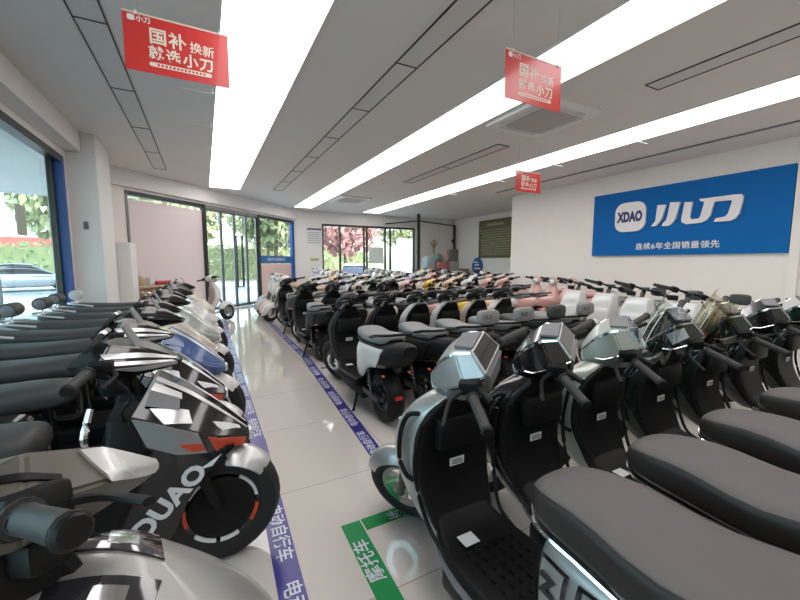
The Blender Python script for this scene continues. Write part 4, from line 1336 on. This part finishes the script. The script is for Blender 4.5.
def build_retro(label, loc, rz=0.0, group=None, main=WHITE, seatm=SEATT, steer=0.0):
    root = thing('electric_scooter', label, 'electric scooter', loc, rz, group)
    fa, ra, r = .62, -.62, .215
    base, top = (fa - .02, 0, .25), (fa - .34, 0, .98)
    M = steer_matrix(steer, base, top)
    wheel_parts(root, (fa, 0, r), r, .10, 'front_wheel', ALU, M, spokes=8, sw=.012)
    bm = T([(fa, .075, r), (fa - .06, .06, r + .2), (fa - .12, .03, r + .30), top], .022, 8)
    finish('front_fork', bm, STEEL, root, M=M)
    finish('front_fender', arc_shell((fa, 0, r), r + .04, .095, -8, 165, crown=.045, taper=.5), main, root, M=M)
    H = Loft([(.18, .98, 1.05, .05, 2.2), (.21, .95, 1.08, .09, 2.2), (.30, .93, 1.08, .10, 2.1), (.38, .94, 1.06, .08, 2), (.41, .96, 1.04, .05, 2)])
    hd = finish('head_cowl', H.mesh(14, 20), main, root, M=M)
    hl = finish('headlight', lathe(bmesh.new(), [(0, .025), (.045, .018), (.062, 0), (0, 0)], 20, (.405, 0, 1.0), 'x', False), LENS, hd, M=M)
    finish('headlight_ring', lathe(bmesh.new(), [(.058, -.01), (.072, -.01), (.070, .012), (.060, .012)], 20, (.405, 0, 1.0), 'x'), CHROME, hl, M=M)
    grips(root, 1.02, .26, M, .285, .08, rad=.016)
    Ls = Loft([(.25, .10, .24, .12, 2.6), (.34, .17, .33, .17, 2.6), (.50, .26, .42, .215, 2.6), (.64, .29, .46, .215, 2.6), (.78, .28, .43, .17, 2.5), (.90, .26, .37, .09, 2.4), (.96, .25, .33, .05, 2.2)], 'z', e2=4)
    ls = finish('leg_shield', Ls.mesh(22, 26), main, root)
    finish('apron_crest', T([(.445, 0, .60), (.455, 0, .72), (.40, 0, .86)], [.02, .028, .015], 8), LSILVER, ls)
    Li = Loft([(.30, .128, .20, .14, 4), (.50, .247, .30, .195, 4), (.64, .277, .33, .195, 4), (.80, .262, .32, .14, 4)], 'z', e2=6)
    finish('inner_panel', Li.mesh(14, 20), mat('beige_plastic', (.45, .37, .29), .5), ls)
    fl = Loft([(-.30, .24, .31, .15, 5), (-.26, .23, .315, .17, 5), (0, .23, .305, .17, 5), (.12, .24, .33, .14, 5), (.18, .28, .37, .12, 5)])
    finish('floorboard', fl.mesh(14, 22), GREYP, root)
    Lb = Loft([(-.10, .30, .60, .08, 2.8), (-.16, .27, .68, .14, 2.6), (-.36, .27, .71, .19, 2.3), (-.60, .33, .72, .20, 2.2), (-.80, .45, .72, .17, 2.2), (-.93, .56, .71, .10, 2.1), (-.97, .62, .68, .04, 2)])
    bd = finish('body_shell', Lb.mesh(22, 26), main, root)
    finish('tail_light', Lb.patch([(.93, .0), (.99, .0), (.99, .5), (.93, .5)], .005, 6), REDL, bd)
    finish('seat', Loft([(-.10, .72, .75, .04, 2.6), (-.13, .70, .79, .10, 2.8), (-.30, .70, .80, .14, 2.8), (-.50, .70, .785, .155, 2.8), (-.72, .71, .80, .15, 2.8), (-.88, .73, .80, .11, 2.8), (-.91, .75, .78, .05, 2.4)]).mesh(20, 22), seatm, root)
    finish('luggage_rack', T([(-.80, .11, .71), (-.98, .11, .76), (-1.08, .07, .77), (-1.08, -.07, .77), (-.98, -.11, .76), (-.80, -.11, .71)], .009, 8, 22), CHROME, root)
    rear_gear(root, ra, r, .10, ALU, main, shock=False, plate=False)
    return root

def build_panel(label, loc, rz=0.0, group=None):
    """commuter e-bike with a big flat front panel"""
    root = thing('electric_scooter', label, 'electric scooter', loc, rz, group)
    fa, ra, r = .62, -.62, .215
    wheel_parts(root, (fa, 0, r), r, .09, 'front_wheel', ALU, None, spokes=6, sw=.014)
    bm = bmesh.new()
    for s in (1, -1):
        tube(bm, [(fa, s * .07, r), (fa - .12, s * .06, r + .30)], .02, 8)
    tube(bm, [(fa - .12, 0, r + .28), (.28, 0, 1.02)], .024, 8)
    box(bm, fa - .16, fa - .08, -.08, .08, r + .26, r + .31, .01)
    finish('front_fork', bm, STEEL, root)
    finish('front_fender', arc_shell((fa, 0, r), r + .03, .07, 10, 150, crown=.02, taper=.8), GREYP, root)
    P = Loft([(.50, .30, .50, .10, 6), (.53, .28, .54, .135, 6), (.66, .27, .535, .16, 6), (.82, .26, .48, .155, 6), (.94, .25, .41, .135, 6), (.97, .27, .38, .11, 6)], 'z', e2=6)
    pn = finish('front_panel', P.mesh(18, 28), WHITE, root)
    finish('headlight', lathe(bmesh.new(), [(0, .02), (.05, .014), (.065, 0), (0, 0)], 20, (.545, 0, .56), 'x', False), LENS, pn)
    finish('headlight_band', B(.50, .545, -.12, .12, .52, .60, .02), GREYP, pn)
    finish('inner_panel', B(.235, .27, -.12, .12, .30, .90, .02), GREYP, pn)
    st = finish('stem', T([(.30, 0, .95), (.25, 0, 1.05)], .024, 10), BLACK, root)
    finish('display', B(.20, .28, -.05, .05, 1.055, 1.09, .012), DISPLAY, st)
    grips(root, 1.06, .25, steer_matrix(R(45), (.60, 0, .25), (.25, 0, 1.05)), .32, .08, rad=.017)
    mr = finish('mirror', B(.20, .23, -.23, -.12, .97, 1.03, .012), BLACK, root)
    fl = Loft([(-.30, .26, .32, .13, 6), (-.26, .25, .325, .15, 6), (.10, .25, .32, .15, 6), (.20, .26, .36, .13, 6), (.26, .30, .42, .11, 6)])
    finish('floorboard', fl.mesh(14, 22), GREYP, root)
    Lb = Loft([(-.12, .30, .62, .08, 4), (-.16, .28, .68, .13, 4), (-.45, .30, .70, .15, 4), (-.75, .50, .71, .14, 4), (-.90, .58, .70, .09, 3), (-.93, .62, .68, .05, 3)])
    bd = finish('body_shell', Lb.mesh(16, 22), WHITE, root)
    finish('tail_light', B(-.945, -.925, -.05, .05, .62, .66, .005), REDL, bd)
    finish('seat', Loft(SEATS['short']).mesh(20, 22), SEATM, root)
    finish('grab_rail', T([(-.62, .14, .75), (-.85, .16, .79), (-.96, .08, .80), (-.96, -.08, .80), (-.85, -.16, .79), (-.62, -.14, .75)], .010, 8, 24), BLACK, root)
    finish('backrest', Loft([(-1.0, .93, .95, .06, 4), (-.99, .88, 1.0, .10, 4), (-.95, .875, 1.0, .105, 4), (-.94, .92, .95, .06, 4)]).mesh(8, 20), SEATB, root)
    rear_gear(root, ra, r, .09, ALU, GREYP)
    return root

# ------------------------------------------------------------------ placing the scooters
N90, W180, E0 = R(90), R(180), 0.0      # facing +Y, -X, +X
def C(name, rgb, rough=0.25, coat=0.4):
    return mat(name, rgb, rough, coat=coat)
CREAM = C('cream_paint', (.70, .62, .50))
PINKP = C('pink_paint', (.72, .42, .38))
PEACH = C('peach_paint', (.70, .46, .30))
MINT = C('mint_paint', (.42, .55, .46))
SKYP = C('pale_blue_paint', (.42, .48, .60))
YELLOW = C('yellow_paint', (.72, .45, .03))
PALE = C('pale_grey_paint', (.55, .55, .53))
BLUEP = C('blue_paint', (.05, .10, .26))
BEIGE = C('beige_paint', (.50, .42, .32))
GGREY = C('green_grey_paint', (.34, .37, .33))
DGREEN = C('dark_green_paint', (.007, .016, .012), .15)
SGREEN = mat('sage_silver_paint', (.42, .45, .40), .3, .5, coat=.4)
LILAC = C('lilac_paint', (.48, .44, .56))
REDP = C('red_paint', (.42, .05, .04))

# --- near right row: big silver and black mopeds, bars turned left
ROWA_Y = 0.975
G = 'mopeds in the nearest right row'
a1 = build_moped('silver moped with long dark grey seat, nearest to camera on the right', (0.925, ROWA_Y, 0), N90, G, steer=R(38))
dup(a1, (1.40, ROWA_Y, 0), N90, 'glossy black moped with dark grey seat beside the silver nearest one', G, {'silver_paint': GLOSSBLK})
dup(a1, (1.91, ROWA_Y, 0), N90, 'sage silver moped with dark grey seat, third from the aisle in the near row', G, {'silver_paint': SGREEN})
a4 = build_moped('grey green moped with clear windscreen in the near right row', (2.50, ROWA_Y, 0), N90, G, main=DGREEN, steer=R(52), screen=CLEAR, head_patch=LSILVER)
a5 = build_moped('dark green moped with windscreen having an orange base', (3.12, ROWA_Y, 0), N90, G, main=DGREEN, steer=R(52), screen=AMBSC, amber=True)
dup(a1, (3.85, ROWA_Y + .02, 0), N90, 'black moped with pale striped cowl, sixth from the aisle in the near row', G, {'silver_paint': GLOSSBLK})
dup(a1, (4.5, ROWA_Y, 0), N90, 'dark moped at right edge of the photo, last of the near row', G, {'silver_paint': DGREEN})

for o in [q for q in COL.objects if q.get('group') == G]:
    o.scale = (.97, .97, .97)

# --- left row
G = 'scooters in the left row facing the aisle'
l2 = build_sport('black and silver sport scooter with orange flash, second nearest on the left', (-0.63, 1.86, 0), E0, G)
build_sport('silver scooter at bottom left corner, nearest of the left row', (-0.60, 0.80, 0), E0, G, steer=R(45), smooth=True)
dup(l2, (-0.70, 2.52, 0), E0, 'black and silver sport scooter with orange flash, third nearest on the left', G)
def paint(o, m, names=('leg_shield', 'front_fender', 'head_cowl', 'body_shell', 'side_rail'), sub=()):
    for ch in o.children:
        b = ch.name.split('.')[0]
        if b in names:
            ch.material_slots[0].link = 'OBJECT'
            ch.material_slots[0].material = m
        if sub and b in names:
            for g in ch.children:
                if g.name.split('.')[0] in sub:
                    g.material_slots[0].link = 'OBJECT'
                    g.material_slots[0].material = m
LROW = [(3.16, BLUEP, 'blue scooter with white beak fender in the left row'),
        (3.80, BEIGE, 'beige scooter in the left row, next beyond the blue one'),
        (4.45, GGREY, 'green grey scooter in the left row, second beyond the blue one'),
        (5.10, PALE, 'pale grey scooter in the left row, third beyond the blue one'),
        (5.75, WHITE, 'white scooter in the left row, third from the far end'),
        (6.40, BLACK, 'black scooter in the left row, second from the far end'),
        (7.05, CREAM, 'cream scooter at the far end of the left row')]
for q, (y, c, lab) in enumerate(LROW):
    o = dup(l2, (-0.67 - .05 * (q % 2 == 1), y, 0), E0, lab, G, {'orange_decal': STICK})
    paint(o, c, ('fairing', 'lower_cowl', 'fork_cover'), ('silver_edge', 'silver_patch', 'grey_patch', 'nose_stripe', 'lettering', 'wing_mark', 'orange_flash', 'orange_fleck'))
    paint(o, WHITE, ('front_fender',))
    if q >= 6:
        paint(o, PALE, ('backrest',), ('cushion_side',))
    for ch in o.children:
        if ch.name.split('.')[0] == 'head_cowl':
            for g in ch.children:
                if g.name.split('.')[0] == 'silver_stripe':
                    g.material_slots[0].link = 'OBJECT'
                    g.material_slots[0].material = BLACK

# --- white panel scooters along the sign wall
G = 'white front panel scooters by the sign wall'
w = build_panel('white flat-fronted scooter nearest to camera by the sign wall', (4.86, 2.06, 0), W180, G)
dup(w, (5.05, 2.63, 0), W180, 'white flat-fronted scooter by the sign wall, second from the camera', G)
dup(w, (5.26, 3.20, 0), W180, 'white flat-fronted scooter by the sign wall, third from the camera', G)
dup(w, (5.37, 3.76, 0), W180, 'white flat-fronted scooter by the sign wall, farthest of the four', G)

# --- second right row, seen from behind
G = 'scooters in the second right row'
ROWB_Y = 3.53
b1 = build_moped('black scooter with white side panel standing at the aisle', (1.36, ROWB_Y, 0), N90, G, main=BLACK, rimmat=STEEL, seat='short', seatm=SEATM, wb=1.34, crash=False, emblem=False, white_side=WHITE, tailbox=True, head_patch=None, cowl='small', steer=R(24))
dup(b1, (1.80, ROWB_Y, 0), N90, 'black scooter with grey seat, just right of the one with white side panel', G, {'white_paint': BLACK})
b3 = build_moped('white edged black scooter with pale grey backrest, third from the aisle in the second row', (2.24, ROWB_Y, 0), N90, G, main=BLACK, rimmat=STEEL, seat='short', seatm=SEATM, wb=1.34, crash=False, emblem=False, white_side=BLACK, tailbox=True, head_patch=None, cowl='small', backrest=SEATM, steer=R(24))
paint(b3, WHITE, ('leg_shield', 'front_fender'))
for k, (x, m, bk, lab) in enumerate(((2.68, PALE, None, 'pale grey edged scooter with grey backrest, fourth from the aisle in second row'),
                                 (3.13, BEIGE, SEATB, 'beige edged scooter with dark backrest, fifth from the aisle in second row'),
                                 (3.58, WHITE, None, 'white edged scooter with grey backrest, last of the second row'))):
    o = dup(b3, (x, ROWB_Y, 0), N90, lab, G, {'black_plastic': BLACK, 'seat_mid_grey': bk or SEATM})
    paint(o, m, ('leg_shield', 'front_fender'))

# --- third row and the mass behind
G = 'scooters in the third right row'
ROWC_Y = 5.80
dup(b1, (1.43, ROWC_Y, 0), N90, 'black scooter with black tail box at the aisle, behind the white sided one', G, {'white_paint': BLACK})
n1 = build_moped('black scooter, second from the aisle in the third row', (1.90, ROWC_Y, 0), N90, G, main=BLACK, rimmat=STEEL, seat='short', seatm=SEATM, wb=1.30, crash=False, emblem=False, tailbox=True, cowl='small', labels=False, simple=True, steer=R(30))
ORD = ['first', 'second', 'third', 'fourth', 'fifth', 'sixth', 'seventh', 'eighth', 'ninth', 'tenth', 'eleventh', 'twelfth', 'thirteenth']
def cmap(c):
    return {'black_plastic': c}
CN = {'cream_paint': 'cream', 'pink_paint': 'pink', 'peach_paint': 'peach', 'mint_paint': 'mint green', 'pale_blue_paint': 'pale blue', 'yellow_paint': 'yellow',
      'pale_grey_paint': 'pale grey', 'white_paint': 'white', 'lilac_paint': 'lilac', 'black_plastic': 'black', 'red_paint': 'dull red', 'beige_paint': 'beige'}
for k, c in enumerate((CREAM, BLACK, PINKP, YELLOW, PEACH, WHITE, PINKP, PINKP)):
    o = dup(n1, (2.38 + .48 * k, ROWC_Y + .02 * (k % 3), 0), N90, '%s scooter, %s from the aisle in the third row' % (CN[c.name], ORD[k + 2]), G)
    paint(o, c)

G = 'scooters in the fourth right row'
o = dup(n1, (1.50, 7.72, 0), N90, 'black scooter at the aisle just before the cream retro scooters', G)
for k, c in enumerate((CREAM, PEACH, WHITE, MINT, CREAM, LILAC, PINKP, CREAM, PEACH, WHITE, PINKP, CREAM)):
    o = dup(n1, (2.02 + .50 * k, 7.75 + .04 * (k % 2), 0), N90, '%s scooter, %s from the aisle in the fourth row' % (CN[c.name], ORD[k + 1]), G)
    paint(o, c)

G = 'cream retro scooters facing the aisle'
r1 = build_retro('white retro scooter with tan seat, first at the aisle beyond the black scooters', (1.95, 9.02, 0), W180, G, main=WHITE, steer=R(30))
dup(r1, (1.97, 9.58, 0), W180, 'cream retro scooter facing the aisle, second of its column', G, {'white_paint': CREAM})
dup(r1, (1.95, 10.12, 0), W180, 'white retro scooter facing the aisle, third of its column', G)
dup(r1, (2.0, 10.66, 0), W180, 'pale blue retro scooter facing the aisle, fourth of its column', G, {'white_paint': SKYP})
dup(r1, (2.1, 11.2, 0), W180, 'cream retro scooter facing the aisle, last of its column', G, {'white_paint': CREAM})
dup(r1, (-0.15, 9.66, 0), R(17), 'white retro scooter with tan seat facing the aisle beyond the left row', None)

PAL = (CREAM, WHITE, PEACH, PALE, CREAM, PINKP, WHITE, MINT, CREAM, LILAC, BEIGE, WHITE, REDP)
cols = [(3.98, 8.95, 10), (5.95, 8.95, 10), (7.92, 8.95, 7)]
PLACE_N = ['second', 'third', 'fourth', 'fifth']
random.seed(3)
for ci, (x, y0, n) in enumerate(cols):
    G = 'small scooters in the %s column by the far glass door' % PLACE_N[ci]
    for k in range(n):
        c = PAL[(k * 3 + ci * 5) % len(PAL)]
        lab = '%s retro scooter in %s column from the aisle, %s from the front' % (CN[c.name], PLACE_N[ci], ORD[k])
        st = (SEATB, SEATT, SEATM)[(k + ci) % 3]
        o = dup(r1, (x + random.uniform(-.06, .06), y0 + .52 * k, 0), W180 + random.uniform(-.08, .08), lab, G, {'white_paint': c, 'seat_tan': st})
        q = random.uniform(.97, 1.09)
        o.scale = (q, q, q)

# --- pink scooters with quilted covers along the sign wall
G = 'pink scooters by the sign wall'
for k in range(3):
    o = dup(r1, (6.65 + .1 * k, 4.85 + .52 * k, 0), W180, '%s scooter by the sign wall, %s beyond the white flat-fronted ones' % (('pink', 'pale pink', 'rose pink')[k], ORD[k]), G, {'white_paint': PINKP, 'seat_tan': PINKP})
